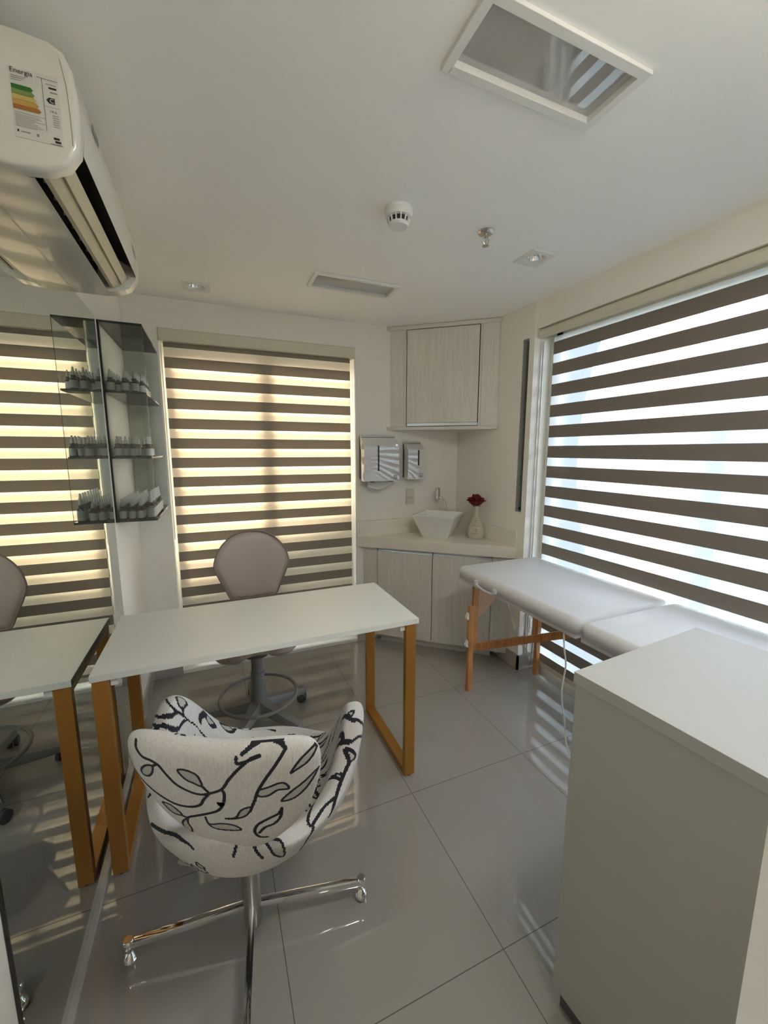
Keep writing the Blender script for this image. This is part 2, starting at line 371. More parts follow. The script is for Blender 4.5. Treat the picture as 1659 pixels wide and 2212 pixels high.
vs_, fs_, mi_ = fabric('x', 2.868, .199, 1.366, 2.11, .075, 2.073+.0585, .12, .051); link('rear_fabric', vs_, fs_, [M['opaque_b'], M['sheer_l']], bl, midx=mi_)
MB().box(.199, 1.366, 2.84, 2.875, .05, .078, bev=.004).build('bottom_rail', M['cassette'], bl)
MB().tube([(.188, 2.84, 2.09), (.187, 2.842, .9)], .0016, 6).tube([(.184, 2.86, 2.09), (.183, 2.86, .9)], .0016, 6).build('pull_cord', M['cassette'], bl)
br = thing('zebra_blind', 'open zebra roller blind with brown and sheer bands beside the massage table', 'blind', (2.37, 1.0, 0))
prof = [(2.275, 2.142), (2.275, 2.165), (2.282, 2.178), (2.30, 2.182), (2.40, 2.182), (2.40, 2.165), (2.315, 2.135), (2.295, 2.128), (2.282, 2.130)]
MB().prism([(x, .02, z) for x, z in prof], (0, 1.972, 0), bev=.0015).build('cassette', M['cassette'], br, smooth=True)
vs_, fs_, mi_ = fabric('y', 2.372, .03, 1.967, 2.14, .075, 2.1628, .1238, .072); link('fabric', vs_, fs_, [M['opaque_r'], M['sheer_r']], br, midx=mi_)
MB().box(2.362, 2.382, .03, 1.967, .048, .076, bev=.004).build('bottom_rail', M['cassette'], br)
MB().tube([(2.372, 1.978, 2.11), (2.372, 1.979, .8)], .0018, 6).build('pull_cord', M['cassette'], br)

# outside -------------------------------------------------------------
M['fa_white'] = facade('pale_concrete_facade', (.17, .20, .22), (.10, .13, .15), 2.2, 3)
M['fa_tan'] = facade('sunlit_tan_facade', (.42, .27, .13), (.26, .16, .08), 1.3, 3)
M['fa_blue'] = facade('blue_grey_facade', (.12, .16, .21), (.11, .14, .19), 5, 3.2)
M['fa_grey'] = facade('grey_green_facade', (.22, .27, .27), (.14, .18, .19), 2.8, 3)
struct(MB().box(-300, 300, -300, 300, -30.5, -30).build('ground', pm('city_ground', (.14, .15, .16), .9, noise=.3, nscale=.08)))
def bld(x0, x1, y0, y1, z1, m, label, rot=0):
    o = MB().box(x0, x1, y0, y1, -30, z1, rot=math.radians(rot), piv=((x0+x1)/2, (y0+y1)/2, 0)).box(x0+.5, x1-.5, y0+.5, y1-.5, z1, z1+.8).build('building', M[m], loc=((x0+x1)/2, (y0+y1)/2, -30))
    return tag(o, label, 'building')
bld(36, 50, 24.9, 36, 7, 'fa_white', 'pale office block left of the tan tower, seen through the right blind')
bld(33, 34.6, 20.1, 22.9, 24, 'fa_tan', 'narrow tan tower glimpsed through the middle of the right blind')
bld(58, 70, 24, 36, 2.0, 'fa_blue', 'low blue-grey block to the right of the tan tower')
bld(45, 60, 4, 23, 6, 'fa_grey', 'wide grey-green apartment block at the right edge of the window view')
bld(90, 115, -10, 70, 20, 'fa_white', 'long pale slab building far behind the low blue-grey block')
bld(26, 34, 38, 50, 4, 'fa_blue', 'blue-grey block at the far left edge of the right window view')
ba = math.radians(27); d_ = Vector((math.cos(ba), -math.sin(ba))); n_ = Vector((math.sin(ba), math.cos(ba))); p0 = Vector((-1.53, 15.17))
pts = [p0-d_*9, p0+d_*9, p0+d_*9+n_*9, p0-d_*9+n_*9]  # unseen block, added with an angled roof edge to shade the lower blind
tag(MB().prism([(p.x, p.y, -30) for p in pts], (0, 0, 39)).build('building', M['fa_grey'], loc=(p0.x, p0.y, -30)), 'unseen grey block added behind the desk window to shade the foot of its blind', 'building')

# ================================================================== CEILING
def luminaire(x0, x1, y0, y1, fr, label):
    t = thing('recessed_luminaire', label, 'ceiling light', ((x0+x1)/2, (y0+y1)/2, H))
    b = MB(); X0, X1, Y0, Y1 = x0-fr, x1+fr, y0-fr, y1+fr
    for q in ((X0, x0+.004, Y0, Y1), (x1-.004, X1, Y0, Y1), (x0, x1, Y0, y0+.004), (x0, x1, y1-.004, Y1)): b.box(*q, H-.010, H-.0005, bev=.0015)
    for q in ((x0, x0+.004, y0, y1), (x1-.004, x1, y0, y1), (x0, x1, y0, y0+.004), (x0, x1, y1-.004, y1)): b.box(*q, H-.002, H+.02)
    b.build('frame', M['white'], t)
    MB().box(x0+.001, x1-.001, y0+.001, y1-.001, H+.006, H+.014).build('diffuser', M['panel_glass'], t)
luminaire(*L1, .018, 'large rectangular ceiling light with grey glass reflecting the blind stripes, nearest the camera')
luminaire(*L2, .016, 'smaller-looking rectangular ceiling light with grey glass near the desk window')
def spot(x, y, s, rot, label):
    t = thing('recessed_spotlight', label, 'spotlight', (x, y, H))
    bm = bmesh.new(); n = 40
    b = MB()
    sq = []; ci = []
    for k in range(n):
        a = 2*PI*k/n; c, s_ = math.cos(a), math.sin(a); m_ = max(abs(c), abs(s_)); sq.append((x+s*c/m_, y+s*s_/m_)); ci.append((x+.049*c, y+.049*s_))
    vs = [(px, py, H-.006) for px, py in sq]+[(px, py, H-.006) for px, py in ci]+[(px, py, H-.0005) for px, py in sq]+[(px, py, H+.004) for px, py in ci]
    fs = []
    for k in range(n):
        j = (k+1) % n
        fs += [(k, n+k, n+j, j), (k, j, 2*n+j, 2*n+k), (n+k, 3*n+k, 3*n+j, n+j)]
    b.add(vs, fs); b.build('plate', M['white'], t)
    MB().lathe([(.0475, -.0075), (.0475, .002), (.036, .008), (.036, .002), (.0475, -.0075)], (x, y, H), 40, caps=(False, False)).build('ring', M['white'], t, smooth=True)
    MB().lathe([(.036, .003), (.030, .022), (.018, .036), (.008, .042), (.0, .043)], (x, y, H), 32, caps=(False, False)).build('reflector', M['chrome'], t, smooth=True)
    MB().lathe([(.008, .012), (.011, .016), (.008, .03), (.004, .04)], (x, y, H), 16).build('bulb', M['brushed'], t, smooth=True)
spot(*SPOTS[0], 0, 'square white recessed spotlight at the right, beside the sprinkler')
spot(*SPOTS[1], 0, 'square white recessed spotlight at the left, near the air conditioner')
t = thing('smoke_detector', 'round white smoke detector with dark vents in mid ceiling', 'smoke detector', (1.115, 1.49, H))
c0 = (1.115, 1.49, H)
MB().lathe([(.052, 0), (.052, -.012), (.0505, -.014), (.0505, -.022), (.047, -.030), (.040, -.032)], c0, 40).build('base', M['white'], t, smooth=True)
MB().lathe([(.036, -.030), (.034, -.050)], c0, 32).build('sensor_chamber', M['dark'], t, smooth=True)
b = MB()
for k in range(14):
    a = 2*PI*k/14; ca, sa = math.cos(a), math.sin(a)
    b.bar((c0[0]+.043*ca, c0[1]+.043*sa, H-.028), (c0[0]+.036*ca, c0[1]+.036*sa, H-.052), .004, .006, up=(ca, sa, 0))
b.build('vent_rib', M['white'], t)
MB().lathe([(.038, -.049), (.038, -.053), (.033, -.060), (.0, -.062)], c0, 36).build('cap', M['white'], t, smooth=True)
t = thing('fire_sprinkler', 'small chrome fire sprinkler head hanging from the ceiling', 'sprinkler', (1.505, 1.49, H)); c0 = Vector((1.505, 1.49, H))
MB().lathe([(.033, 0), (.033, -.003), (.027, -.009), (.012, -.012), (0, -.0125)], c0, 32).build('escutcheon', M['brushed'], t, smooth=True)
b = MB().lathe([(.010, -.012), (.010, -.022), (.007, -.024)], c0, 16)
for sgn in (-1, 1): b.tube([c0+Vector((sgn*.008, 0, -.020)), c0+Vector((sgn*.014, 0, -.030)), c0+Vector((sgn*.012, 0, -.040)), c0+Vector((sgn*.003, 0, -.050))], .0026, 8)
b.tube([c0+Vector((0, 0, -.022)), c0+Vector((0, 0, -.048))], .002, 8)
b.build('frame', M['brushed'], t, smooth=True)
MB().lathe([(.004, -.048), (.013, -.052), (.013, -.054), (.004, -.056)], c0, 16).build('deflector', M['brushed'], t, smooth=True)

# ================================================================== AIR CONDITIONER
AY0, AY1 = 1.130, 1.886
t = thing('air_conditioner', 'white split air conditioner with open louvers mounted high above the mirror', 'air conditioner', (0, (AY0+AY1)/2, 2.03))
full = [(0, 2.030), (.10, 2.030), (.150, 2.036), (.185, 2.052), (.207, 2.085), (.213, 2.13), (.213, 2.19), (.209, 2.235), (.198, 2.262), (.175, 2.275), (.12, 2.28), (0, 2.28)]
notch = [(0, 2.030), (.10, 2.030), (.118, 2.031), (.085, 2.075), (.10, 2.135), (.15, 2.15), (.196, 2.125), (.209, 2.093), (.213, 2.13), (.213, 2.19), (.209, 2.235), (.198, 2.262), (.175, 2.275), (.12, 2.28), (0, 2.28)]
def extr(prof, y0, y1, mi=0, caps=True):
    n = len(prof); b = MB(); vs = [(x, y0, z) for x, z in prof]+[(x, y1, z) for x, z in prof]
    fs = [(i, (i+1) % n, n+(i+1) % n, n+i) for i in range(n)]
    if caps: fs += [tuple(range(n))[::-1], tuple(range(n, 2*n))]
    return vs, fs
b = MB(); sy0, sy1 = AY0+.035, AY1-.045
vs, fs = extr(notch, sy0, sy1, caps=False)
b.add(vs, [f for i, f in enumerate(fs) if i not in (2, 3, 4, 5, 6)]); b.add(vs, [f for i, f in enumerate(fs) if i in (2, 3, 4, 5, 6)], 1)
vs, fs = extr(full, sy1, AY1); b.add(vs, fs)
vs, fs = extr(full, AY0+.02, sy0); b.add(vs, fs)
b.build('body', [M['plastic_ac'], M['dark']], t, smooth=True, sharp=40)
# rounded near end cap
cx_, cz_ = .10, 2.155; b = MB(); rings = []
for k, (sc_, yy) in enumerate([(1, AY0+.021), (1.004, AY0+.014), (.985, AY0+.005), (.955, AY0+.001), (.90, AY0)]):
    rings.append([((x-cx_)*sc_+cx_ if x > 0 else 0, yy, (z-cz_)*sc_+cz_) for x, z in full])
n = len(full); vs = [v for r in rings for v in r]; fs = [(i*n+j, i*n+(j+1) % n, (i+1)*n+(j+1) % n, (i+1)*n+j) for i in range(4) for j in range(n)]+[tuple(range(4*n, 5*n))]
b.add(vs, fs); b.build('end_cap', M['plastic_ac'], t, smooth=True, sharp=50)
for q in ([(.190, AY0-.0004, 2.245), (.197, AY0-.0004, 2.20), (.199, AY0-.0004, 2.15), (.199, AY0-.0004, 2.09)], [(.052, AY0-.0004, 2.05), (.045, AY0-.0004, 2.10), (.042, AY0-.0004, 2.22)]): MB().tube(q, .0005, 6).build('seam', M['grey_plastic'], t)
for nm, prof in (('louver', [(.126, 2.046), (.132, 2.062), (.148, 2.070), (.158, 2.066), (.150, 2.056), (.136, 2.046)]), ('louver', [(.160, 2.062), (.168, 2.076), (.178, 2.088), (.181, 2.085), (.172, 2.072), (.164, 2.060)])):
    vs, fs = extr(prof, sy0+.008, sy1-.008); MB().add(vs, fs).build(nm, M['ac_inner'], t)
for k in range(9):
    yy = sy0+.05+k*(sy1-sy0-.1)/8; MB().prism([(.10, yy, 2.085), (.14, yy, 2.09), (.135, yy, 2.13), (.105, yy, 2.125)], (0, .0025, 0)).build('vane', M['ac_inner'], t)
MB().box(.2125, .2142, 1.262, 1.318, 2.205, 2.222).build('badge', M['grey_plastic'], t)
MB().box(.2115, .2138, 1.775, 1.84, 2.155, 2.175).build('display', M['grey_plastic'], t)
# energy rating sticker on the end cap
yl = AY0-.0012; LX, LZ, LW, LH = .105, 2.083, .078, .125
b = MB().box(LX, LX+LW, yl, AY0+.0002, LZ, LZ+LH)
yk = yl-.0006
def lq(x0, x1, z0, z1, mi): b.add([(LX+x0, yk, LZ+z0), (LX+x1, yk, LZ+z0), (LX+x1, yk, LZ+z1), (LX+x0, yk, LZ+z1)], [(0, 1, 2, 3)], mi)
fnl = lambda x0, z0: (lambda x, y: (LX+x0+x, yk-.0001, LZ+z0+y))
text_mb(b, 'Energia', .0125, fnl(.001, .114), 1, 'LEFT')
lq(.044, .078, .1165, .1172, 1); lq(.0515, .0521, .022, .117, 1); lq(.0515, .078, .068, .0684, 1); lq(.001, .052, .0445, .045, 1)
cols = [2, 3, 4, 5, 6]
for k, (mi, L_) in enumerate(zip(cols, (.036, .038, .040, .043, .046))):
    z1 = .094-k*.0088; z0 = z1-.0084
    b.add([(LX+.001, yk, LZ+z0), (LX+L_-.004, yk, LZ+z0), (LX+L_, yk, LZ+(z0+z1)/2), (LX+L_-.004, yk, LZ+z1), (LX+.001, yk, LZ+z1)], [(0, 1, 2, 3, 4)], mi)
b.add([(LX+.056, yk, LZ+.080), (LX+.061, yk, LZ+.0745), (LX+.0705, yk, LZ+.0745), (LX+.0705, yk, LZ+.0855), (LX+.061, yk, LZ+.0855)], [(0, 1, 2, 3, 4)], 1)
b.add([], [])
text_mb(b, 'C', .011, lambda x, y: (LX+.0655+x, yk-.0004, LZ+.0762+y), 0)
for k, L_ in enumerate((.040, .043, .036, .048, .030, .036, .040, .044, .034)): lq(.002, .002+L_, .0405-k*.0026, .0414-k*.0026, 7)
for k in range(3): lq(.002, .026-k*.004, .108-k*.0035, .1093-k*.0035, 7)
text_mb(b, '19.6', .007, fnl(.060, .058), 1, 'LEFT')
for k in range(6): lq(.064, .0745, .053-k*.004, .0545-k*.004, 7)
lq(.058, .075, .108, .1095, 7); lq(.062, .075, .101, .1045, 1); lq(.064, .076, .094, .0965, 7)
lq(.003, .006, .010, .014, 1); lq(.009, .024, .010, .0122, 7); lq(.034, .038, .008, .013, 7)
lq(.062, .072, .010, .014, 1); lq(.064, .074, .004, .008, 1); lq(.056, .076, .0005, .0015, 1)
cm = [pm('sticker_white', (.70, .69, .63), .5), M['ink'], pm('sticker_green', (.03, .16, .02), .5), pm('sticker_light_green', (.22, .30, .08), .5), pm('sticker_yellow', (.62, .47, .14), .5), pm('sticker_amber', (.56, .34, .08), .5), pm('sticker_orange', (.42, .17, .03), .5), pm('sticker_fine_print', (.33, .30, .28), .6)]
st = b.build('energy_sticker', cm, t); st['label'] = 'white energy rating sticker with green to orange bands'

# ================================================================== MIRROR
t = thing('wall_mirror', 'tall frameless mirror standing on a floor channel along the left wall', 'mirror', (0, 1.52, 0))
MB().box(0.001, .0055, .905, 2.15, .018, 2.028, mi=0).build('mirror_glass', M['mirror'], t)
MB().box(0.0005, .0058, .898, .9045, .012, 2.028).build('edge_seal', M['black'], t)
MB().box(0.001, .018, .905, 2.15, 0, .016, bev=.001).build('floor_channel', M['alu_white'], t)

# ================================================================== GLASS SHELF UNIT + BOTTLES
GX, GY0, GY1, GZ0, GZ1 = .172, 2.2, 2.775, 1.128, 2.024
t = thing('glass_shelf_unit', 'clear glass wall shelf unit holding serum bottles, between mirror and window', 'shelf', (0, (GY0+GY1)/2, GZ0))
def glass_sheet(name, x0, x1, y0, y1, z0, z1, par):
    b = MB().box(x0, x1, y0, y1, z0, z1); sizes = (x1-x0, y1-y0, z1-z0); ax = sizes.index(min(sizes))
    for i, f in enumerate(b.f):
        nrm = (b.v[f[1]]-b.v[f[0]]).cross(b.v[f[2]]-b.v[f[1]]); b.mi[i] = 0 if max(range(3), key=lambda k: abs(nrm[k])) == ax else 1
    return b.build(name, [M['glass'], M['glass_edge']], par)
SH = (GZ0, 1.424, 1.718)
glass_sheet('side_panel', .003, GX, GY0, GY0+.008, GZ0, GZ1, t); glass_sheet('side_panel', .003, GX, GY1-.008, GY1, GZ0, GZ1, t)
glass_sheet('top_panel', .003, GX, GY0+.008, GY1-.008, GZ1-.008, GZ1, t)
glass_sheet('shelf_board', .003, GX, GY0+.008, GY1-.008, SH[0], SH[0]+.008, t)
for z in SH[1:]: glass_sheet('shelf_board', .003, GX-.004, GY0+.008, GY1-.008, z, z+.008, t)
MB().box(.0005, .008, GY0-.0015, GY0+.010, GZ0, GZ1).build('edge_line', M['black'], t)  # black strip standing in for the dark polished glass edge at the wall
def make_bottle(h, r, nm='dropper_bottle'):
    """base bottle at the world origin: amber body with label, collar, milky dropper"""
    t = thing(nm, '', 'bottle', (0, 0, 0)); hb = h*.50
    MB().lathe([(r*.94, 0), (r, .002), (r, hb*.86), (r*.8, hb*.97), (r*.45, hb), (r*.45, hb+.004)], n=18).build('body', M['amber'], t, smooth=True)
    MB().lathe([(r*1.012, hb*.12), (r*1.012, hb*.80)], n=18).build('label_band', M['bottle_label'], t, smooth=True)
    MB().lathe([(r*.62, hb+.001), (r*.62, hb+.012), (r*.5, hb+.013)], n=18).build('collar', M['black'], t, smooth=True)
    MB().lathe([(r*.48, hb+.012), (r*.46, h*.80), (r*.28, h*.84), (r*.26, h*.97), (r*.12, h)], n=14).build('dropper', M['clear_plastic'], t, smooth=True)
    return t
def copy_tree(o, parent=None):
    c = o.copy(); C.objects.link(c)
    if parent is not None: c.parent = parent
    for ch in o.children: copy_tree(ch, c)
    return c
ords = ['first', 'second', 'third', 'fourth', 'fifth', 'sixth', 'seventh', 'eighth', 'ninth', 'tenth', 'eleventh', 'twelfth', 'thirteenth']
protos = {}
def put(kind, x, y, z, label, group):
    h, r = kind
    if kind not in protos: o = protos[kind] = make_bottle(h, r)
    else: o = copy_tree(protos[kind])
    o.location = (x, y, z); o['label'] = label; o['group'] = group; o['category'] = 'bottle'; o.rotation_euler = (0, 0, random.uniform(-.4, .4))
R_ = random.Random(3)
for i, (x, n, kd) in enumerate([(.025, 12, (.100, .0165)), (.064, 13, (.100, .0165)), (.101, 13, (.100, .0165)), (.146, 8, (.132, .018))]):
    for j in range(n):
        kk = 'tall' if i == 3 else 'small'
        put(kd, x+R_.uniform(-.001, .001), GY0+.028+j*(.042 if i < 3 else .045)+(.012 if i == 0 else 0), SH[0]+.008, f'{kk} serum bottle on bottom glass shelf, {ords[i]} row from wall, {ords[j]} from front', 'serum bottles on the bottom glass shelf')
for i, (x, n, st_) in enumerate([(.030, 3, .05), (.056, 2, .11), (.092, 4, .055), (.132, 2, .06), (.152, 3, .05)]):
    for j in range(n):
        put((.096, .0160) if i != 3 else (.092, .0135), x, GY0+(.03 if i % 2 == 0 else .075)+j*st_, SH[1]+.008, f'dark serum bottle on middle glass shelf, {ords[i]} row from wall, {ords[j]} from front', 'serum bottles on the middle glass shelf')
for i, (x, n, kd) in enumerate([(.026, 4, (.098, .0165)), (.053, 3, (.082, .010)), (.083, 4, (.098, .0165)), (.121, 5, (.098, .0165)), (.147, 5, (.086, .0115)), (.160, 0, (.08, .01))]):
    for j in range(n):
        put(kd, x, GY0+.028+j*.05+(.02 if i in (1, 4) else 0), SH[2]+.008, f'pale capped serum bottle on top glass shelf, {ords[i]} row from wall, {ords[j]} from front', 'serum bottles on the top glass shelf')

# ================================================================== DESK
t = thing('desk', 'narrow white desk with golden bronze loop legs standing against the mirror', 'desk', (.62, 1.725, 0))
MB().box(.028, 1.21, 1.463, 1.985, .727, .750, bev=.0015).build('tabletop', M['desk'], t)
for x0 in (.032, 1.152):
    x1 = x0+.047; b = MB(); ya, yb, w_ = 1.468, 1.980, .026
    b.box(x0, x1, ya, ya+w_, .004, .727, bev=.0015).box(x0, x1, yb-w_, yb, .004, .727, bev=.0015).box(x0, x1, ya+w_, yb-w_, .004, .004+w_, bev=.0015).box(x0, x1, ya+w_, yb-w_, .727-w_, .7268, bev=.0015)
    lg = b.build('leg_frame', M['copper'], t)
    MB().lathe([(.012, 0), (.012, .004)], ((x0+x1)/2, ya+.013, 0), 16).lathe([(.012, 0), (.012, .004)], ((x0+x1)/2, yb-.013, 0), 16).build('glide', M['black'], lg)
for xx in (.082, 1.128): MB().box(xx, xx+.022, 1.475, 1.50, .700, .727, bev=.002).build('corner_bracket', M['white'], t)

# ================================================================== STOOL
SX, SY = .588, 2.11
t = thing('swivel_stool', 'beige leatherette swivel stool with fan-shaped back and grey five-star base behind desk', 'stool', (SX, SY, 0))
def pad(outline, cy, thick, fn, n_r=14, puff=.35):
    """closed cushion from a 2D outline: fn(a, b, off) -> point"""
    n = len(outline); ca = sum(p[0] for p in outline)/n; cb_ = sum(p[1] for p in outline)/n; vs = []; fs = []
    for side in (1, -1):
        for i in range(n_r+1):
            r = i/n_r; f = thick/2*(1-r**6)**.5*(1-puff*r*r) if r < 1 else 0
            for a, b in outline: vs.append(fn(ca+(a-ca)*r, cb_+(b-cb_)*r, side*f))
        o = 0 if side == 1 else (n_r+1)*n
        for i in range(n_r):
            for k in range(n):
                q = (o+i*n+k, o+i*n+(k+1) % n, o+(i+1)*n+(k+1) % n, o+(i+1)*n+k); fs.append(q if side == 1 else q[::-1])
    return MB().add(vs, fs)
def spline(pts, n=8, closed=True):
    out = []; m = len(pts)
    for i in range(m if closed else m-1):
        p = [Vector(pts[(i+j) % m] if closed else pts[min(max(i+j, 0), m-1)]) for j in (-1, 0, 1, 2)]
        for s in range(n):
            u = s/n; out.append(tuple(.5*((2*p[1])+(-p[0]+p[2])*u+(2*p[0]-5*p[1]+4*p[2]-p[3])*u*u+(-p[0]+3*p[1]-3*p[2]+p[3])*u**3)))
    if not closed: out.append(tuple(pts[-1]))
    return out
BY = 2.335
fan = spline([(0, .375), (.10, .352), (.17, .285), (.198, .205), (.185, .15), (.15, .07), (.125, .012), (.09, 0), (0, -.004), (-.09, 0), (-.125, .012), (-.15, .07), (-.185, .15), (-.198, .205), (-.17, .285), (-.10, .352)], 6)
bf = lambda a, b, o: (SX+.018+a, BY-o+.10*(.2-abs(a))*0-a*a*.8+.03*(b/.37), .640+b)
bk = pad(fan, 0, .055, bf).build('backrest', M['leather'], t, smooth=True, sharp=None)
MB().tube([bf(a*1.004, .18+(b-.18)*1.004, .012) for a, b in fan], .0042, 8, close=True).build('piping', M['piping'], bk, smooth=True)
MB().box(SX+.018-.03, SX+.018+.03, BY+.02, BY+.035, .46, .80, bev=.004).bar((SX+.018, BY+.027, .47), (SX+.01, SY+.06, .425), .05, .012).build('back_bracket', M['black'], t)
so_ = spline([(0, -.17), (.11, -.19), (.19, -.13), (.21, 0), (.17, .13), (.08, .19), (0, .20), (-.08, .19), (-.17, .13), (-.21, 0), (-.19, -.13), (-.11, -.19)], 6)
def sf(a, b, o):
    return (SX-.005+a, SY+b, .475+o*1.0-(.020*math.exp(-(a/.07)**2) if o > 0 else 0)+(.035*math.exp(-(a/.06)**2) if o < 0 else 0)-.9*max(0, abs(a)-.08)**2)
pad(so_, 0, .105, sf).build('seat', M['leather'], t, smooth=True, sharp=None)
MB().lathe([(.060, .395), (.060, .40), (.035, .415), (.033, .43)], (SX, SY, 0), 24).lathe([(.029, .28), (.029, .43)], (SX, SY, 0), 24).build('gas_lift', M['grey_plastic'], t, smooth=True)
MB().lathe([(.045, .085), (.043, .14), (.036, .20), (.034, .285), (.036, .29), (.036, .30), (.031, .302)], (SX, SY, 0), 28).build('column_sleeve', M['grey_plastic'], t, smooth=True)
ring = [(SX+.195*math.cos(2*PI*k/48), SY-.03+.195*math.sin(2*PI*k/48), .185) for k in range(48)]
MB().tube(ring, .0085, 10, close=True).build('foot_ring', M['grey_plastic'], t, smooth=True)
for k, a in enumerate((21, -51, -123, 165, 93)):
    a = math.radians(a); ca, sa = math.cos(a), math.sin(a); R1 = .285
    b = MB()
    prof = [(.02, .115, .036, .030), (.10, .098, .030, .026), (.20, .083, .025, .020), (R1, .074, .022, .016)]
    rings = []; 
    for r, zc, hw, hh in prof: rings += [(SX+r*ca-sa*hw*s1, SY+r*sa+ca*hw*s1, zc+hh*s2) for s1, s2 in ((-.7, 1), (.7, 1), (1, .3), (1, -.8), (-1, -.8), (-1, .3))]
    fs = [(i*6+j, i*6+(j+1) % 6, (i+1)*6+(j+1) % 6, (i+1)*6+j) for i in range(3) for j in range(6)]+[tuple(range(6))[::-1], tuple(range(18, 24))]
    lg = b.add(rings, fs).build('base_arm', M['grey_plastic'], t, smooth=True, sharp=50)
    cx_, cy_ = SX+(R1-.005)*ca, SY+(R1-.005)*sa; sw = a+.9*(k+1); cw = Vector((math.cos(sw), math.sin(sw), 0)); q = Vector((cx_, cy_, 0))+Vector((-cw.y, cw.x, 0))*.012
    b = MB(); ang = sw
    for sgn in (-1, 1):
        m3 = Matrix.Rotation(ang, 3, 'Z'); bb = MB().lathe([(.020, 0), (.0265, .003), (.0265, .017), (.020, .020)], (0, 0, 0), 22, axis='X')
        b.add([m3@Vector((v.x+(.004 if sgn > 0 else -.024), v.y, v.z))+q+Vector((0, 0, .0267)) for v in bb.v], bb.f)
    b.lathe([(.008, .03), (.008, .062)], (q.x, q.y, 0), 10)
    b.build('caster', M['grey_dark'], lg, smooth=True)

# ================================================================== PATTERNED CHAIR
TH = math.radians(26); cT, sT = math.cos(TH), math.sin(TH); PX, PY = .466, 1.12
def CW(lat, fwd, z): return Vector((PX+lat*cT+fwd*sT, PY-lat*sT+fwd*cT, z))
ch = thing('tub_chair', 'grey tub chair patterned with black vines on a chrome four-star base, nearest the camera', 'chair', (PX, PY, 0))
ST = {
's1':[(-0.172,0.407),(-0.17,0.394),(-0.157,0.379),(-0.136,0.375),(-0.12,0.366),(-0.106,0.343),(-0.089,0.319),(-0.062,0.302),(-0.04,0.297),(-0.02,0.302)],
's2':[(-0.02,0.302),(-0.036,0.281),(-0.047,0.263),(-0.072,0.252),(-0.11,0.255),(-0.158,0.284),(-0.19,0.313),(-0.207,0.32)],
's3':[(-0.02,0.302),(0.009,0.317),(0.028,0.346),(0.051,0.374),(0.076,0.396),(0.095,0.402)],
's4':[(0.009,0.317),(0.012,0.301),(0.005,0.272),(-0.011,0.248),(-0.045,0.231),(-0.079,0.216),(-0.089,0.206)],
's6':[(0.145,0.41),(0.124,0.378),(0.102,0.345),(0.082,0.309),(0.073,0.283),(0.064,0.262)],
's7':[(0.059,0.405),(0.083,0.419),(0.108,0.423),(0.132,0.419),(0.145,0.41)],
's7b':[(0.048,0.399),(0.049,0.387),(0.064,0.39),(0.095,0.402)],
's8':[(-0.125,0.111),(-0.107,0.12),(-0.079,0.092),(-0.049,0.074),(0.002,0.082)],
'st1':[(-0.032,0.323),(-0.02,0.304)],
'st2':[(-0.136,0.36),(-0.123,0.368),(-0.117,0.363)],
'st3':[(-0.099,0.215),(-0.088,0.209)],
'l1':[(-0.089,0.206),(-0.105,0.187),(-0.11,0.155),(-0.099,0.14),(-0.088,0.163),(-0.091,0.188),(-0.089,0.206)],
'l2':[(-0.078,0.362),(-0.057,0.364),(-0.037,0.352),(-0.032,0.323),(-0.049,0.33),(-0.066,0.34),(-0.078,0.362)],
'l3':[(-0.17,0.336),(-0.161,0.35),(-0.149,0.359),(-0.136,0.36),(-0.141,0.34),(-0.154,0.326),(-0.167,0.325),(-0.17,0.336)],
'l4':[(-0.139,0.247),(-0.12,0.246),(-0.104,0.229),(-0.099,0.215),(-0.119,0.216),(-0.132,0.23),(-0.139,0.247)],
'l5':[(-0.17,0.218),(-0.162,0.201),(-0.168,0.175),(-0.175,0.181),(-0.179,0.199),(-0.17,0.218)],
'l6':[(-0.043,0.222),(-0.039,0.198),(-0.011,0.203),(0.016,0.199),(0.028,0.182),(-0.022,0.181),(-0.04,0.195),(-0.043,0.222)],
'l7':[(0.064,0.262),(0.04,0.252),(0.025,0.227),(0.002,0.222),(0.024,0.223),(0.049,0.235),(0.064,0.262)],
'l8':[(0.082,0.311),(0.106,0.321),(0.129,0.33),(0.141,0.325),(0.145,0.31),(0.123,0.31),(0.103,0.296),(0.084,0.295),(0.082,0.311)],
'l9':[(0.153,0.354),(0.174,0.384),(0.197,0.398),(0.203,0.391),(0.187,0.372),(0.165,0.36),(0.153,0.354)],
'l10':[(0.127,0.275),(0.148,0.299),(0.172,0.317),(0.203,0.339),(0.181,0.302),(0.153,0.278),(0.127,0.275)],
'l11':[(0.125,0.252),(0.116,0.234),(0.093,0.22),(0.068,0.2),(0.058,0.175),(0.065,0.153),(0.081,0.148)],
'l12':[(0.125,0.252),(0.119,0.222),(0.103,0.2),(0.082,0.189),(0.067,0.169)],
'l13':[(-0.064,0.107),(-0.035,0.109),(-0.01,0.085),(-0.03,0.09),(-0.064,0.107)],

}
OPEN = ['s1', 's2', 's3', 's4', 's6', 's7', 's7b', 's8', 'st1', 'st2', 'st3', 'l11', 'l12']; CLOSED = ['l1', 'l2', 'l3', 'l4', 'l5', 'l6', 'l7', 'l8', 'l9', 'l10', 'l13']
def sm(p, closed=False, n=5): return np.array(spline(p[:-1] if closed else p, n, closed))
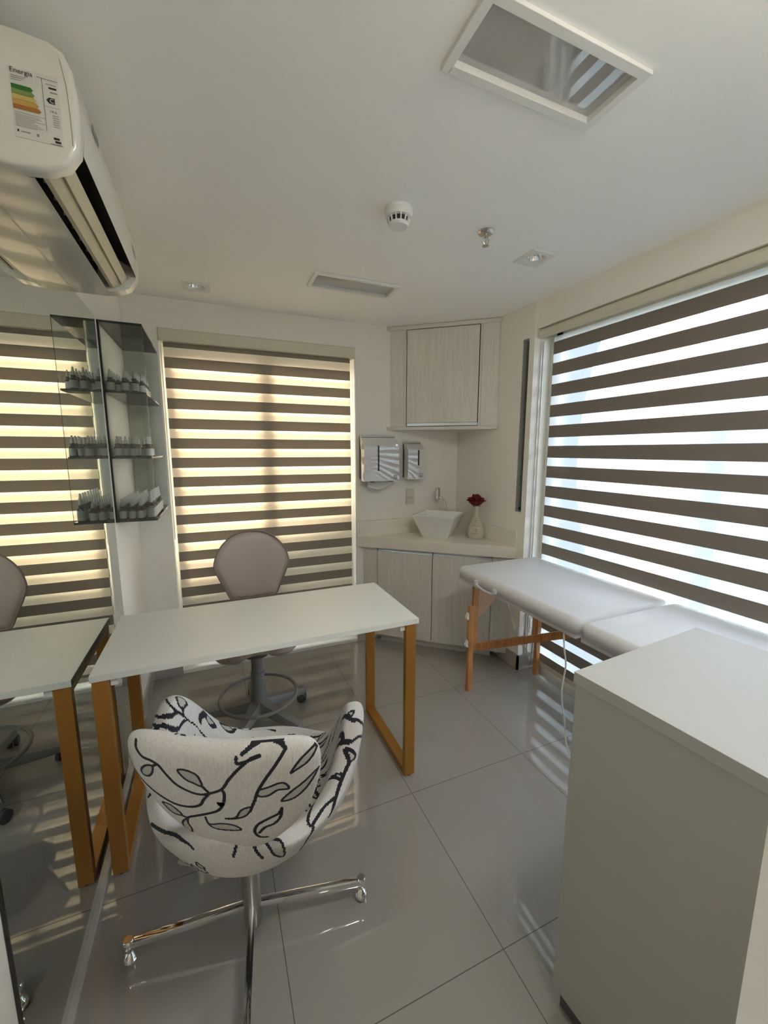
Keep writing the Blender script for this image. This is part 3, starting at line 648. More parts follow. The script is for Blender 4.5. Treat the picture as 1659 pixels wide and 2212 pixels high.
def paint(P, strokes, leaves):
    """material index per 2D point: 1 on a vine line, 2 inside a leaf"""
    idx = np.zeros(len(P), int)
    for poly in leaves:
        x, y = P[:, 0], P[:, 1]; lo, hi = poly.min(0), poly.max(0); s = np.where((x > lo[0]) & (x < hi[0]) & (y > lo[1]) & (y < hi[1]))[0]
        if len(s) == 0: continue
        ins = np.zeros(len(s), bool); n = len(poly)
        for i in range(n):
            a, b_ = poly[i], poly[(i+1) % n]; c = ((a[1] > y[s]) != (b_[1] > y[s])); ins ^= c & (x[s] < (b_[0]-a[0])*(y[s]-a[1])/(b_[1]-a[1]+1e-12)+a[0])
        idx[s[ins]] = 2
    for pl, wd in strokes:
        n = len(pl)
        for i in range(n-1):
            a, b_ = pl[i], pl[i+1]; lo, hi = np.minimum(a, b_)-wd, np.maximum(a, b_)+wd
            s = np.where((P[:, 0] > lo[0]) & (P[:, 0] < hi[0]) & (P[:, 1] > lo[1]) & (P[:, 1] < hi[1]))[0]
            if len(s) == 0: continue
            dd = b_-a; tt = np.clip(((P[s]-a)@dd)/(dd@dd+1e-12), 0, 1); dist = np.linalg.norm(P[s]-a-tt[:, None]*dd, axis=1)
            idx[s[dist < wd/2]] = 1
    return idx
FM = [M['fabric'], M['vine'], M['leaf_weave']]
def grid_build(name, P3, P2, strokes, leaves, parent, closed_u):
    """P3: (nu, nv, 3) surface points, P2: (nu, nv, 2) pattern coordinates"""
    nu, nv, _ = P3.shape; U_ = nu if closed_u else nu-1; fs = []; cen = []
    for i in range(U_):
        j = (i+1) % nu
        for k in range(nv-1): fs.append((i*nv+k, j*nv+k, j*nv+k+1, i*nv+k+1))
    cen = np.array([P2.reshape(-1, 2)[list(f)].mean(0) if abs(P2.reshape(-1, 2)[f[0]][0]-P2.reshape(-1, 2)[f[1]][0]) < .1 else P2.reshape(-1, 2)[f[0]] for f in fs])
    return link(name, [tuple(p) for p in P3.reshape(-1, 3)], fs, FM, parent, smooth=True, midx=paint(cen, strokes, leaves))
# back petal: rounded D outline in its own plane (a across, b up)
ol = [(0, .074), (.065, .090), (.12, .140), (.168, .205), (.197, .285), (.208, .35), (.203, .392), (.18, .413), (.12, .420), (0, .416)]
ol = ol+[(-a, b) for a, b in ol[-2:0:-1]]
out_ = np.array(spline(ol, 40)); NT = len(out_)
A0 = CW(.025, -.20, .47); B0 = CW(.025, -.29, .82); eyv = (B0-A0).normalized(); exv = (CW(1, 0, 0)-CW(0, 0, 0)).normalized(); nv_ = exv.cross(eyv)   # nv_ points to the sitter or away
if nv_.dot(CW(0, 1, 0)-CW(0, 0, 0)) > 0: nv_ = -nv_          # outward (to the rear)
def back_pt(a, b, off):
    bend = -.55*a*a-.25*(b-.25)**2
    p = A0+exv*(a+.05)+eyv*b+nv_*(bend+off); return p
NR = 120; ca, cb_ = 0, .27; th_ = .052
P3 = []; P2 = []
rr = list(np.linspace(0.02, 1, NR)**.8)
for k in range(NT):
    a1, b1 = out_[k]; row = []; row2 = []
    for r in rr:
        f = th_/2*max(0, 1-r**7)**.5; a, b = ca+(a1-ca)*r, cb_+(b1-cb_)*r; row.append(back_pt(a, b, f)); row2.append((a, b))
    for r in rr[::-1][1:]:
        f = -th_/2*max(0, 1-r**7)**.5; a, b = ca+(a1-ca)*r, cb_+(b1-cb_)*r; row.append(back_pt(a, b, f)); row2.append((a+1, b))
    P3.append(row); P2.append(row2)
P3 = np.array([[tuple(p) for p in r] for r in P3]); P2 = np.array(P2)
strokes = [(sm(ST[k]), .0072) for k in OPEN]+[(sm(ST[k], True), .0054) for k in CLOSED]; strokes = [(np.vstack([p, p[:1]]) if wd < .0060 else p, wd) for p, wd in strokes]
leaves = [sm(ST[k], True) for k in CLOSED]
def sprig(x, y, ang, s=1.0, seed=0):
    """a winding vine with leaves, in pattern space"""
    rg = random.Random(seed); st, lv = [], []; pts = []; a = ang; p = np.array([x, y], float); pts.append(p.copy())
    for i in range(9):
        a += rg.uniform(-.45, .45); p = p+np.array([math.cos(a), math.sin(a)])*.026*s; pts.append(p.copy())
        if i in (2, 4, 6, 8):
            b_ = a+rg.choice((-1, 1))*rg.uniform(.6, 1.1); q = p+np.array([math.cos(b_), math.sin(b_)])*.022*s; dv = np.array([math.cos(b_), math.sin(b_)]); nn = np.array([-dv[1], dv[0]]); L_ = .045*s; wv = .011*s
            leaf = np.array(spline([tuple(q), tuple(q+dv*L_*.35+nn*wv), tuple(q+dv*L_*.75+nn*wv*.6), tuple(q+dv*L_), tuple(q+dv*L_*.7-nn*wv*.7), tuple(q+dv*L_*.3-nn*wv)], 4))
            st += [(np.array([p, q]), .006), (np.vstack([leaf, leaf[:1]]), .0058)]; lv.append(leaf)
    st.append((np.array(spline([tuple(v) for v in pts], 5, False)), .0072)); return st, lv
for k, (x, y, a) in enumerate([(.85, .36, .2), (1.15, .38, -2.2), (.9, .2, .5), (1.1, .15, 2)]):
    s_, l_ = sprig(x, y, a, 1, k); strokes += s_; leaves += l_
grid_build('backrest', P3, P2, strokes, leaves, ch, True)
# tub: one continuous upholstered shell, seat bowl and two raised arm petals
NU, NV = 560, 190
def rim_h(ph):      # ph: 0 front, pi back
    d = abs((ph+PI) % (2*PI)-PI)
    return .452+.250*math.exp(-((d-1.33)/.50)**2)+.15*math.exp(-((d-PI)/.75)**2)+.05*math.exp(-((d-2.1)/.4)**2)
P3 = np.zeros((NU, NV, 3)); P2 = np.zeros((NU, NV, 2))
for i in range(NU):
    ph = 2*PI*i/NU; hr = rim_h(ph); lat_, fw_ = math.sin(ph), math.cos(ph)
    side = math.exp(-((abs((ph+PI) % (2*PI)-PI)-1.33)/.6)**2)
    Rr = .274+.026*side+(.02 if fw_ > 0 else -.015)*abs(fw_)
    key = [(0.0, .374), (.075, .376), (.14, .387), (.20, .418), (Rr-.020, .458+(hr-.452)*.25), (Rr+.008*side, .452+(hr-.452)*.8), (Rr-.006+.01*side, hr-.004), (Rr-.024, hr+.006), (Rr-.046, hr-.006), (Rr-.062, .452+(hr-.452)*.75-.005), (Rr-.075, .455+(hr-.452)*.3), (Rr-.10, .450), (.12, .456), (0, .458)]
    sp = spline(key, 15, False); L_ = np.linspace(0, len(sp)-1, NV)
    acc = 0; prev = None
    for k in range(NV):
        j = int(L_[k]); f = L_[k]-j; a, b = sp[j], sp[min(j+1, len(sp)-1)]; rad, z = a[0]+(b[0]-a[0])*f, a[1]+(b[1]-a[1])*f
        rad = max(rad, 0.0); tip = .006*side*max(0, (z-.5)/.2)
        P3[i, k] = CW(.025+lat_*(rad+tip), fw_*rad*1.03+.015, z-.0); acc += 0 if prev is None else math.hypot(rad-prev[0], z-prev[1]); prev = (rad, z)
        P2[i, k] = ((ph if ph <= PI else ph-2*PI)*.27, acc)
        if k < NV*.5 and rad < .205: P2[i, k] = (2+rad*lat_, rad*fw_)
        if k > NV*.5 and rad < .19: P2[i, k] = (3+rad*lat_, rad*fw_)
strokes = []; leaves = []
TV = [[(-0.367,0.543),(-0.382,0.567),(-0.373,0.602),(-0.342,0.645),(-0.318,0.64),(-0.3,0.636),(-0.279,0.612)],[(-0.357,0.628),(-0.351,0.604)],[(-0.4,0.499),(-0.409,0.523),(-0.397,0.569),(-0.373,0.602)],[(-0.421,0.475),(-0.415,0.484),(-0.424,0.505),(-0.415,0.562),(-0.385,0.634),(-0.342,0.645)],[(-0.424,0.505),(-0.433,0.481),(-0.442,0.466)],[(-0.3,0.6),(-0.294,0.568),(-0.267,0.487)],[(-0.179,0.376),(-0.136,0.302),(-0.097,0.328),(-0.033,0.352)],[(0.076,0.41),(0.094,0.369),(0.151,0.361)],[(0.403,0.463),(0.424,0.481),(0.439,0.49),(0.424,0.587)],[(0.267,0.63),(0.27,0.675)],[(0.397,0.628),(0.421,0.54),(0.436,0.509),(0.436,0.484)],[(0.36,0.628),(0.397,0.547),(0.4,0.513),(0.391,0.481)],[(0.463,0.439),(0.479,0.424),(0.503,0.401),(0.533,0.371),(0.557,0.344)],[(0.53,0.379),(0.557,0.374),(0.588,0.36),(0.606,0.352),(0.609,0.363),(0.594,0.381),(0.536,0.438)],[(0.603,0.348),(0.621,0.313),(0.618,0.238)],[(0.754,0.379),(0.745,0.351),(0.733,0.321)],[(0.791,0.377),(0.8,0.345)],[(-0.618,0.343),(-0.673,0.356),(-0.739,0.376),(-0.785,0.377),(-0.8,0.364)]]
TL = [[(-0.348,0.562),(-0.336,0.566),(-0.33,0.582),(-0.351,0.608),(-0.36,0.587)],[(-0.267,0.487),(-0.257,0.478),(-0.242,0.465),(-0.261,0.516),(-0.273,0.525)],[(-0.218,0.405),(-0.191,0.369),(-0.179,0.376),(-0.209,0.412)],[(0.015,0.368),(0.039,0.363),(0.064,0.369),(0.07,0.396),(0.036,0.385)],[(0.118,0.363),(0.136,0.381),(0.221,0.465),(0.212,0.437)],[(0.394,0.55),(0.385,0.562),(0.382,0.548),(0.394,0.543)],[(0.448,0.481),(0.448,0.456),(0.451,0.439),(0.463,0.439),(0.457,0.459)],[(0.497,0.451),(0.491,0.434),(0.488,0.42),(0.497,0.413)],[(0.724,0.369),(0.697,0.362),(0.685,0.347),(0.679,0.293),(0.703,0.319),(0.715,0.351)]]
for p in TV: strokes.append((np.array(spline(p, 6, False)), .0074))
for p in TL: lf = np.array(spline(p, 6)); strokes.append((np.vstack([lf, lf[:1]]), .006)); leaves.append(lf)
rg = random.Random(23); taken = [p for l in TV+TL for p in l]
cand = [(rg.uniform(-.85, .85), rg.uniform(.18, .80)) for _ in range(900)]+[(2+rg.uniform(-.2, .2), rg.uniform(-.2, .2)) for _ in range(200)]+[(3+rg.uniform(-.2, .2), rg.uniform(-.2, .2)) for _ in range(200)]
for n_s, (gx, gy) in enumerate(cand):
    if any(math.hypot(gx-a, gy-b) < .11 for a, b in taken): continue
    taken.append((gx, gy)); an = rg.uniform(1.0, 2.1); s_, l_ = sprig(gx-.09*math.cos(an), gy-.09*math.sin(an), an, .88, n_s*7+1); strokes += s_; leaves += l_
grid_build('seat_shell', P3, P2, strokes, leaves, ch, True)
MB().prism([CW(-.13, -.15, .400), CW(-.02, -.16, .395), CW(.0, -.13, .350), CW(-.03, -.12, .343), CW(-.10, -.12, .355)], tuple(CW(0, .03, 0)-CW(0, 0, 0)), bev=.006).build('loose_cover_fold', M['fabric'], ch, smooth=True)
MB().lathe([(.10, .335), (.10, .35)], (PX, PY, .008), 24).build('swivel_plate', M['grey_dark'], ch, smooth=True)
MB().lathe([(.0215, .02), (.026, .035), (.026, .12), (.0265, .17), (.0265, .345)], (PX, PY, 0), 32).build('pedestal', M['pewter'], ch, smooth=True)
for ax_, ay_ in ((-.335, .048), (.335, -.048), (-.048, -.335), (.048, .335)):
    f = Vector((PX+ax_, PY+ay_, 0)); dd = Vector((ax_, ay_, 0)).normalized()
    lg = MB().bar(Vector((PX, PY, .093))+dd*.018, f+Vector((0, 0, .066)), .020, .020, bev=.0055).lathe([(.013, .050), (.0145, .053), (.0145, .078), (.012, .082)], f, 20).build('base_arm', M['chrome'], ch, smooth=True)
    MB().lathe([(.006, .0), (.014, .003), (.0185, .012), (.0185, .018), (.012, .034), (.007, .040), (.007, .052)], f, 14).build('foot', M['chrome'], lg, smooth=True, sharp=20)

# ================================================================== DRESSER
DR = math.radians(4.3); dp = (1.183, .640, 0)
t = thing('dresser', 'tall white laminate cabinet in the right foreground, its blank side facing the chair', 'cabinet', (1.47, .40, 0))
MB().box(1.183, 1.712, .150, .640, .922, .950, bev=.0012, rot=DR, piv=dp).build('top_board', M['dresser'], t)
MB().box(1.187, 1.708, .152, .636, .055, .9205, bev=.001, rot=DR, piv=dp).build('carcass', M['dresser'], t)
MB().box(1.200, 1.69, .17, .62, 0, .055, rot=DR, piv=dp).build('plinth', M['grey_dark'], t)

# ================================================================== CORNER UNITS
P1 = Vector((1.66, 2.81)); P2_ = Vector((2.255, 2.32))           # upper diagonal
def dframe(A, B):
    d = (B-A).normalized(); n = Vector((d.y, -d.x))               # n points into the room
    if n.dot(Vector((-1, -1))) < 0: n = -n
    return d, n
def dbox(mb, A, B, s0, s1, o0, o1, z0, z1, bev=0, mi=0):
    d, n = dframe(A, B); q = [A+d*s0+n*o0, A+d*s1+n*o0, A+d*s1+n*o1, A+d*s0+n*o1]
    mb.prism([(p.x, p.y, z0) for p in q], (0, 0, z1-z0), mi, bev); return mb
t = thing('wall_cabinet', 'pale wood-grain corner wall cabinet hung under the ceiling above the sink', 'cabinet', (2.1, 2.65, 1.612))
UD = (P2_-P1).length; inset = .016
corner = Vector((W, D)); d1, n1 = dframe(P1, P2_)
def tri(A, B, back, eps=.002): return [(A-n1*back), (B-n1*back), Vector((W-eps, D-eps))]
b = MB(); dbox(b, P1, P2_, .0, UD, -.05, -.017, 1.634, 2.31)
A_, B_ = P1-n1*.05, P2_-n1*.05
MB().quadbox([(1.70, D-.002), (W-.002, D-.002), (W-.002, 2.36)], 'z', 1.640, 2.305).build('carcass', M['dark'], t)
b = MB(); dbox(b, P1, P2_, .004, .108, -.017, 0, 1.636, 2.310, .0008); b.build('side_panel', M['cabinet'], t)
b = MB(); dbox(b, P1, P2_, .652, UD-.004, -.017, 0, 1.636, 2.310, .0008); b.build('side_panel', M['cabinet'], t)
for s0 in (.109, .638): b = MB(); dbox(b, P1, P2_, s0, s0+.013, -.03, .001, 1.636, 2.310, .0005); b.build('stile', M['cabinet_edge'], t)
b = MB(); dbox(b, P1, P2_, .10, .66, -.034, -.031, 1.637, 2.309); b.build('gap_shade', M['dark'], t)  # dark sheet behind the door, painting the shade in its gaps
b = MB(); dbox(b, P1, P2_, 128e-3, .632, -.018, -.001, 1.662, 2.3055, .0006); dr = b.build('door', M['cabinet'], t)
b = MB(); dbox(b, P1, P2_, .127, .634, -.024, -.014, 1.640, 1.661); dbox(b, P1, P2_, .127, .634, -.014, .002, 1.640, 1.643); b.build('handle_profile', M['alu'], dr)
b = MB(); q = [(P1-d1*.022+n1*.004), (P2_+d1*.0+n1*.004)]
MB().quadbox([(1.636, D-.002), (1.636, D-.012), tuple(P1+n1*.006+d1*.0), tuple(P2_+n1*.006-d1*.003), (W-.002, 2.300), (W-.002, D-.002)], 'z', 2.310, 2.336, bev=.001).build('top_trim', M['cabinet_edge'], t)
MB().quadbox([(1.636, D-.002), (1.636, D-.012), tuple(P1+n1*.006+d1*.0), tuple(P2_+n1*.006-d1*.003), (W-.002, 2.300), (W-.002, D-.002)], 'z', 1.612, 1.635, bev=.001).build('bottom_board', M['cabinet_edge'], t)

Q1 = Vector((1.395, 2.81)); Q2 = Vector((2.255, 2.06))
t = thing('base_cabinet', 'pale wood-grain corner base cabinet with two doors beneath the sink counter', 'cabinet', (2.0, 2.5, 0))
LDd, ln = dframe(Q1, Q2); B1, B2 = Q1-ln*.03, Q2-ln*.03; BL = (B2-B1).length
MB().quadbox([(1.46, D-.014), (W-.014, D-.014), (W-.014, 2.20), (2.22, 2.155), (1.50, 2.785)], 'z', .085, .735).build('carcass', M['dark'], t)
F_ = lambda s_, o=0: tuple(B1+LDd*s_+ln*o)
MB().quadbox([F_(.038), F_(.149), F_(.149, -.017), F_(.058, -.017)], 'z', .062, .748).build('side_panel', M['cabinet'], t)
MB().quadbox([F_(.985), F_(1.110), F_(1.092, -.017), F_(.985, -.017)], 'z', .062, .748).build('side_panel', M['cabinet'], t)
b = MB(); dbox(b, B1, B2, .14, .99, -.034, -.031, .07, .745); b.build('gap_shade', M['dark'], t)  # dark sheet giving the gaps between the base doors their shade
for s0, s1 in ((.153, .5655), (.5705, .9815)):
    b = MB(); dbox(b, B1, B2, s0, s1, -.017, 0, .066, .722, .0008); dr = b.build('door', M['cabinet'], t)
    b = MB(); dbox(b, B1, B2, s0, s1, -.026, -.016, .720, .744); dbox(b, B1, B2, s0, s1, -.016, -.001, .7215, .7235); b.build('handle_profile', M['alu'], dr)
b = MB(); dbox(b, B1, B2, .16, .99, -.075, -.055, 0, .0655); b.build('plinth', M['cabinet_edge'], t)
t = thing('worktop', 'cream stone corner worktop with a low upstand carrying the basin', 'countertop', (2.0, 2.5, .753))
MB().quadbox([tuple(Q1+Vector((0, -.003))), tuple(Q2+Vector((-.003, .003))), (W-.002, 2.085), (W-.002, D-.002), (1.395, D-.002)], 'z', .753, .831, bev=.002).build('slab', M['counter'], t)
MB().box(1.397, W-.002, D-.020, D-.002, .831, .945, bev=.001).box(W-.020, W-.002, 2.062, D-.020, .831, .938, bev=.001).build('upstand', M['counter'], t)

# basin
BC = Vector((1.962, 2.585)); ang_ = math.radians(-48); bd = Vector((math.cos(ang_), math.sin(ang_))); bn = Vector((math.sin(ang_), -math.cos(ang_)))
t = thing('vessel_basin', 'square white porcelain vessel basin tapering down to the worktop', 'sink', (BC.x, BC.y, .831))
def sq(half, z, r=.012, c=BC):
    pts = []
    for sx, sy, a0 in ((1, 1, 0), (-1, 1, 90), (-1, -1, 180), (1, -1, 270)):
        for k in range(5):
            a = math.radians(a0+22.5*k); u, v = sx*(half-r)+r*math.cos(a), sy*(half-r)+r*math.sin(a); p = c+bd*u+bn*v; pts.append((p.x, p.y, z))
    return pts
rings = [sq(.092, .831), sq(.095, .834), sq(.157, .994), sq(.159, .998), sq(.156, 1.001), sq(.147, 1.001), sq(.142, .996), sq(.110, .90, .03), sq(.085, .856, .04), sq(.04, .846, .03)]
n = 20; vs = [v for r in rings for v in r]; fs = [(i*n+k, i*n+(k+1) % n, (i+1)*n+(k+1) % n, (i+1)*n+k) for i in range(len(rings)-1) for k in range(n)]+[tuple(range(n))[::-1], tuple(range((len(rings)-1)*n, len(rings)*n))]
MB().add(vs, fs).build('bowl', M['porcelain'], t, smooth=True, sharp=30)
MB().lathe([(.022, .847), (.022, .849), (.012, .850)], (BC.x, BC.y, 0), 20).build('drain', M['chrome'], t, smooth=True)
# tap
fb = Vector((2.085, 2.690, .831)); tp = BC-Vector((fb.x, fb.y)); tp.normalize(); tv = Vector((tp.x, tp.y, 0))
t = thing('basin_tap', 'brushed metal swan-neck tap with upright cylinder head behind the basin', 'tap', tuple(fb))
sv = Vector((bd.x, bd.y, 0))*-1
path = [fb+Vector((0, 0, z)) for z in (0.004, .10, .18)]+[fb+sv*.004+Vector((0, 0, .215)), fb+sv*.018+Vector((0, 0, .250)), fb+sv*.035+tv*.01+Vector((0, 0, .268)), fb+sv*.055+tv*.015+Vector((0, 0, .276))]
MB().tube([Vector(p) for p in spline([tuple(p) for p in path], 6, False)], .0075, 14).lathe([(.018, 0), (.018, .006), (.010, .010)], fb, 20).build('spout', M['brushed'], t, smooth=True)
hp = fb+sv*.062+tv*.016
MB().lathe([(.013, .255), (.015, .257), (.0155, .290), (.017, .291), (.017, .330), (.0155, .3315), (.0155, .334), (.017, .335), (.017, .345), (.014, .348)], (hp.x, hp.y, fb.z), 24).build('handle', M['brushed'], t, smooth=True)
# vase + rose
V0 = Vector((2.176, 2.416, .831))
t = thing('bottle_vase', 'cream teardrop bud vase with cursive writing beside the basin', 'vase', tuple(V0))
vp = [(.040, 0), (.050, .003), (.057, .022), (.060, .048), (.058, .072), (.050, .098), (.038, .125), (.026, .150), (.018, .172), (.0145, .195), (.0155, .225), (.0175, .236), (.0155, .238), (.012, .225), (.011, .2)]
MB().lathe([tuple(p) for p in spline(vp[:-3], 4, False)]+vp[-3:], V0, 40).build('body', M['vase'], t, smooth=True, sharp=None)
def vr(z):
    for (r0, z0), (r1, z1) in zip(vp, vp[1:]):
        if z0 <= z <= z1: return r0+(r1-r0)*(z-z0)/(z1-z0)
    return .05
b = MB(); va = math.atan2(-V0.y, .4287-V0.x)
def vfn(zb):
    def f(x, y):
        z = zb+y; r = vr(z)+.0012; a = va+x/max(r, .02)-.0; return (V0.x+r*math.cos(a), V0.y+r*math.sin(a), V0.z+z)
    return f
for zz, s_, tx in ((.148, .012, 'A'), (.134, .012, 'single'), (.122, .012, 'rose'), (.109, .012, 'can be'), (.096, .012, 'my garden,'), (.083, .012, 'a'), (.070, .013, 'single'), (.056, .013, 'friend,'), (.042, .013, 'my world.')): text_mb(b, tx, s_, vfn(zz))
b.build('lettering', M['ink'], t)
t = thing('artificial_rose', 'dark red rose standing in the cream bud vase', 'flower', tuple(V0+Vector((-.002, 0, .235))))
rc = V0+Vector((-.006, 0, .280))
MB().tube([V0+Vector((0, 0, .16)), V0+Vector((0, 0, .235)), rc+Vector((0, 0, -.035))], .003, 8).build('stem', M['leaf'], t, smooth=True)
rg = random.Random(5)
def petal(az, tilt, size, r0, z0, curl):
    vs = []; fs = []; n = 9
    for i in range(n):
        for j in range(n):
            u = (i/(n-1)-.5)*2; v = j/(n-1); wd_ = size*.66*(math.sin(PI*min(1, .14+v*.62)))**.5*(1 if v < .85 else .93)
            x = u*wd_; up = v*size; outw = r0+math.sin(tilt)*up+curl*max(0, v-.55)**1.6*size*2.0-.35*u*u*wd_; z = z0+math.cos(tilt)*up-curl*max(0, v-.7)*size*.8+.003*math.sin(5*u+az*3)*v
            vs.append(rc+Vector((outw*math.cos(az)-x*math.sin(az), outw*math.sin(az)+x*math.cos(az), z)))
    for i in range(n-1):
        for j in range(n-1): a = i*n+j; fs.append((a, a+1, a+n+1, a+n))
    return vs, fs
for lay, (cnt, tilt, size, r0, z0, curl) in enumerate([(3, .02, .044, .002, -.006, .02), (4, .10, .048, .006, -.012, .08), (5, .24, .052, .010, -.020, .16), (6, .42, .056, .014, -.028, .25), (6, .62, .060, .017, -.034, .30), (6, .86, .056, .019, -.036, .20)]):
    for k in range(cnt):
        vs, fs = petal(2*PI*k/cnt+lay*.7+rg.uniform(-.1, .1), tilt+rg.uniform(-.06, .06), size*rg.uniform(.93, 1.07), r0, z0, curl)
        o = MB().add(vs, fs).build('petal', M['rose'], t, smooth=True, sharp=None)
        m_ = o.modifiers.new('th', 'SOLIDIFY'); m_.thickness = .0012
for k in range(4):
    a = k*PI/2+.4; s0 = rc+Vector((0, 0, -.034)); e1 = s0+Vector((math.cos(a)*.04, math.sin(a)*.04, -.014)); sdv = Vector((-math.sin(a), math.cos(a), 0))*.006; md = (s0+e1)/2+Vector((0, 0, .004))
    MB().prism([s0, md+sdv, e1, md-sdv], (0, 0, .0015)).build('sepal', M['leaf'], t)

# dispensers, socket
def dispenser(name, label, cat, x0, x1, z0, z1, dep, slot, win, mark):
    t = thing(name, label, cat, ((x0+x1)/2, D, z0)); h = z1-z0
    MB().box(x0+.006, x1-.008, D-.045, D-.0005, z0+.006, z1-.010, bev=.004).build('back_plate', M['black'], t)
    pr = [(D-.040, z0), (D-dep, z0-.004), (D-dep, z0+h*.75), (D-dep+.006, z0+h*.80), (D-.035, z1-.006), (D-.028, z1), (D-.020, z1), (D-.030, z0+h*.82), (D-.040, z0+h*.76)]
    MB().prism([(x0, y, z) for y, z in pr], (x1-x0, 0, 0), bev=.006).build('cover', M['plastic'], t, smooth=True, sharp=50)
    b = MB(); xs_ = x0+(x1-x0)*slot
    b.box(xs_-.006, xs_+.006, D-dep-.0018, D-dep+.004, z0+h*win[0], z0+h*.775, bev=.0015); b.build('level_window', M['black'], t)
    b = MB().box(x1-.045, x1-.018, D-dep-.0015, D-dep+.002, z0+.012, z0+.040, bev=.0005)
    b.build('maker_mark', M['grey_plastic'], t)
    b = MB().box(x1-.040, x1-.036, D-dep-.0022, D-dep, z0+.017, z0+.035).box(x1-.036, x1-.024, D-dep-.0022, D-dep, z0+.031, z0+.035).box(x1-.028, x1-.024, D-dep-.0022, D-dep, z0+.020, z0+.031).box(x1-.034, x1-.028, D-dep-.0022, D-dep, z0+.020, z0+.0235)
    b.build('emblem', M['white'], t)
    return t
t = dispenser('paper_towel_dispenser', 'wide white paper towel dispenser on the wall beside the window', 'dispenser', 1.414, 1.688, 1.248, 1.570, .115, .40, (.22,), True)
MB().lathe([(.009, -.002), (.008, .003)], (1.665, D-.115, 1.502), 16, axis='Y').build('lock', M['chrome'], t, smooth=True)
vs = []; fs = []; nx, nz = 25, 9
for i in range(nx):
    for j in range(nz):
        u = i/(nx-1); v = j/(nz-1); wdt = .155+.018*v*0; x = 1.468+u*.165-(.012*v if u < .5 else -.006*v); z = 1.250-v*(.068-.022*abs(u-.45)*2-.008*(u > .75)); y = D-.070+.010*math.sin(u*7+v*2)*v-.01*v
        vs.append((x, y, z))
fs = [(i*nz+j, (i+1)*nz+j, (i+1)*nz+j+1, i*nz+j+1) for i in range(nx-1) for j in range(nz-1)]
tag(MB().add(vs, fs).add([(x, y+.004+.006*(1.25-z)/.07, z+.004) for x, y, z in vs], fs).build('paper_towel', M['paper'], loc=(1.55, D-.07, 1.2), smooth=True, sharp=None), 'white paper towel sheet hanging out of the wide dispenser', 'paper towel')
MB().box(1.47, 1.50, D-.10, D-.05, 1.238, 1.250).box(1.615, 1.645, D-.10, D-.05, 1.238, 1.250).build('feed_slot', M['black'], t)
dispenser('soap_dispenser', 'narrow white soap dispenser to the right of the paper towel dispenser', 'dispenser', 1.762, 1.904, 1.255, 1.528, .105, .62, (.36,), True)
def socket(x0, x1, z0, z1, y, label, mods):
    t = thing('power_socket', label, 'socket', ((x0+x1)/2, y, z0))
    MB().box(x0, x1, y-.009, y-.0005, z0, z1, bev=.003).build('plate', M['cassette'] if y > 2.5 else M['white'], t)
    cz = z0+(z1-z0)*.45; cx = (x0+x1)/2
    b = MB().box(cx-.022, cx+.022, y-.0115, y-.008, cz-.013, cz+.013, bev=.003); b.build('outlet', M['cassette'] if y > 2.5 else M['white'], t)
    b = MB()
    for dx, dz in ((-.010, 0), (0, -.004), (.010, 0)): b.lathe([(.0024, -.0122), (.0024, -.011)], (cx+dx, y, cz+dz), 10, axis='Y')
    b.build('pin_hole', M['black'], t)
socket(1.795, 1.866, 1.052, 1.170, D, 'cream wall socket under the soap dispenser', 1)
socket(2.335, 2.395, .250, .350, YP, 'low white socket on the window reveal behind the massage table', 1)

# ================================================================== MASSAGE TABLE
MX0, MX1, MZ = 1.752, 2.345, .782
t = thing('massage_table', 'folding massage table with white vinyl cushions and varnished wood legs under the blind', 'massage table', (2.04, 1.15, 0))
def cushion(y0, y1):
    bm = bmesh.new(); bmesh.ops.create_cube(bm, size=1)
    for v in bm.verts: v.co = Vector(((MX0+MX1)/2+v.co.x*(MX1-MX0), (y0+y1)/2+v.co.y*(y1-y0), MZ-.0325+v.co.z*.065))
    tope = [e for e in bm.edges if all(v.co.z > MZ-.01 for v in e.verts)]; ve = [e for e in bm.edges if abs(e.verts[0].co.z-e.verts[1].co.z) > .01]
    bmesh.ops.bevel(bm, geom=ve, offset=.035, segments=5, profile=.5, affect='EDGES')
    tope = [e for e in bm.edges if all(v.co.z > MZ-.003 for v in e.verts)]
    bmesh.ops.bevel(bm, geom=tope, offset=.028, segments=6, profile=.5, affect='EDGES')
    b = MB(); b.frombm(bm); return b.build('cushion', M['vinyl'], t, smooth=True, sharp=None)
for k, (y0, y1) in enumerate(((1.125, 2.0), (.245, 1.118))):
    cushion(y0, y1)
    MB().box(MX0+.012, MX1-.012, y0+.015, y1-.004, MZ-.087, MZ-.065, bev=.003).build('board', M['vinyl'], t)
LY = 1.93
def leg(x, y, sg):
    lg = MB().box(x-.003, x+.031, y-.012, y+.012, .26, MZ-.087, bev=.002).build('leg', M['pine'], t)
    lo = MB().box(x-.030, x+.004-.0, y-.013, y+.013, .0, .545, bev=.002).box(x-.030, x-.0035, y-.0135, y+.0135, .0, .005).build('extension', M['pine'], lg)
    for zz in (.30, .475): MB().prism([(x-.034, y-.012, zz-.015), (x-.050, y-.012, zz-.006), (x-.050, y-.012, zz+.006), (x-.034, y-.012, zz+.030)], (0, .022, 0), bev=.002).build('knob', M['white'], lo)
    return lg
leg(1.825, LY, 1)
lgm = MB().box(2.305, 2.340, LY-.012, LY+.012, .26, MZ-.087, bev=.002).build('leg', M['pine'], t); MB().box(2.306, 2.337, LY-.037, LY-.0125, 0, .40, bev=.002).build('extension', M['pine'], lgm)
MB().box(1.858, 2.303, LY-.011, LY+.011, MZ-.150, MZ-.088).build('cross_rail', M['plywood'], t)
pr = [(1.857, MZ-.15)]+[(1.857+.17*(1-math.cos(a)), MZ-.15-.19*(1-math.sin(a))) for a in [PI/2*k/8 for k in range(9)]][::-1]
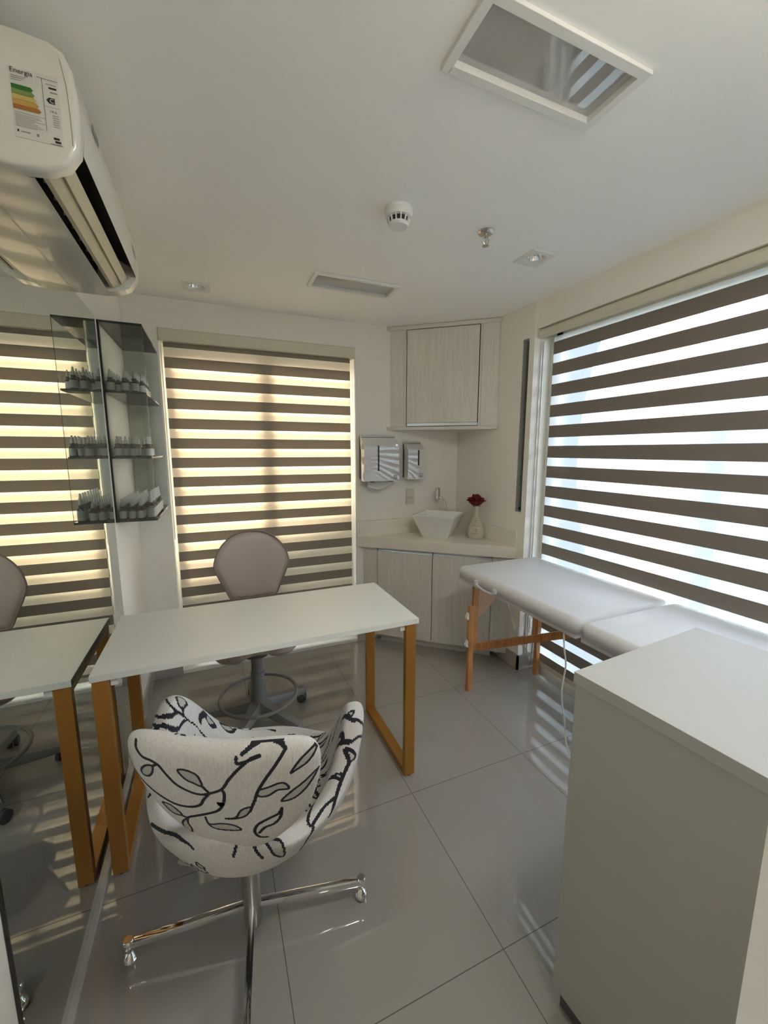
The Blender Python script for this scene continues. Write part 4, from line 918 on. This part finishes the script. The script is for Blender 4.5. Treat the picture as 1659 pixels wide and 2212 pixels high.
MB().prism([(x, LY-.008, z) for x, z in [(1.857, MZ-.089), (2.03, MZ-.089), (2.01, MZ-.17), (1.97, MZ-.23), (1.91, MZ-.285), (1.857, MZ-.32)]], (0, .012, 0), bev=.001).build('gusset', M['plywood'], t)
MB().bar((1.86, LY-.01, .278), (2.03, 1.69, .395), .022, .042, bev=.002).bar((2.02, 1.70, .39), (2.09, 1.20, .665), .022, .040, bev=.002).build('brace', M['pine'], t)
MB().tube([(1.93, 1.80, MZ-.088), (2.0, 1.73, .38)], .0016, 6).tube([(2.0, 1.73, .38), (2.31, LY-.03, .10)], .0016, 6).build('cable', M['brushed'], t)
hb = [(MX0-.001, y, z) for y, z in ((1.800, MZ-.038), (1.790, MZ-.052), (1.72, MZ-.066), (1.65, MZ-.060), (1.635, MZ-.042))]
MB().tube([Vector(p)+Vector((-.012, 0, 0)) for p in spline(hb, 5, False)], .006, 8).box(MX0-.02, MX0, 1.787, 1.803, MZ-.056, MZ-.03, bev=.003).box(MX0-.02, MX0, 1.627, 1.645, MZ-.056, MZ-.03, bev=.003).build('carry_handle', M['vinyl'], t, smooth=True)
for y in (.33,):
    MB().box(1.822, 1.856, y-.012, y+.012, .0, MZ-.087, bev=.002).build('leg', M['pine'], t); MB().box(2.305, 2.340, y-.012, y+.012, .0, MZ-.087, bev=.002).build('leg', M['pine'], t)
cd_ = [(1.765, 1.20, .693), (1.775, 1.20, .62), (1.79, 1.20, .54), (1.80, 1.22, .40), (1.84, 1.23, .25), (1.88, 1.24, .10), (1.93, 1.22, .006), (1.95, 1.10, .005)]
tag(MB().tube([Vector(p) for p in spline(cd_, 6, False)], .0032, 8).build('cord', M['white'], loc=(1.8, 1.2, 0), smooth=True), 'thin white cord dangling from the massage table to the floor', 'cord')
tag(MB().tube([Vector(p) for p in spline([(2.365, YP-.012, .29), (2.362, YP-.02, .20), (2.350, YP-.02, .08), (2.34, YP-.022, .02)], 5, False)], .003, 6).build('cord', M['grey_plastic'], loc=(2.36, YP-.02, .0), smooth=True), 'short grey cord hanging from the low socket on the reveal', 'cord')
tag(MB().prism([(W+.02, NY0+.012, NZ0+.001), (W+.07, NY0+.012, NZ0+.001), (W+.06, NY1-.01, NZ0+.03), (W+.02, NY1-.01, NZ0+.022)], (0, 0, .004), bev=.001).build('cloth', M['ink'], loc=(W+.04, 2.07, NZ0)), 'folded dark cloth lying at the foot of the slot niche', 'cloth')
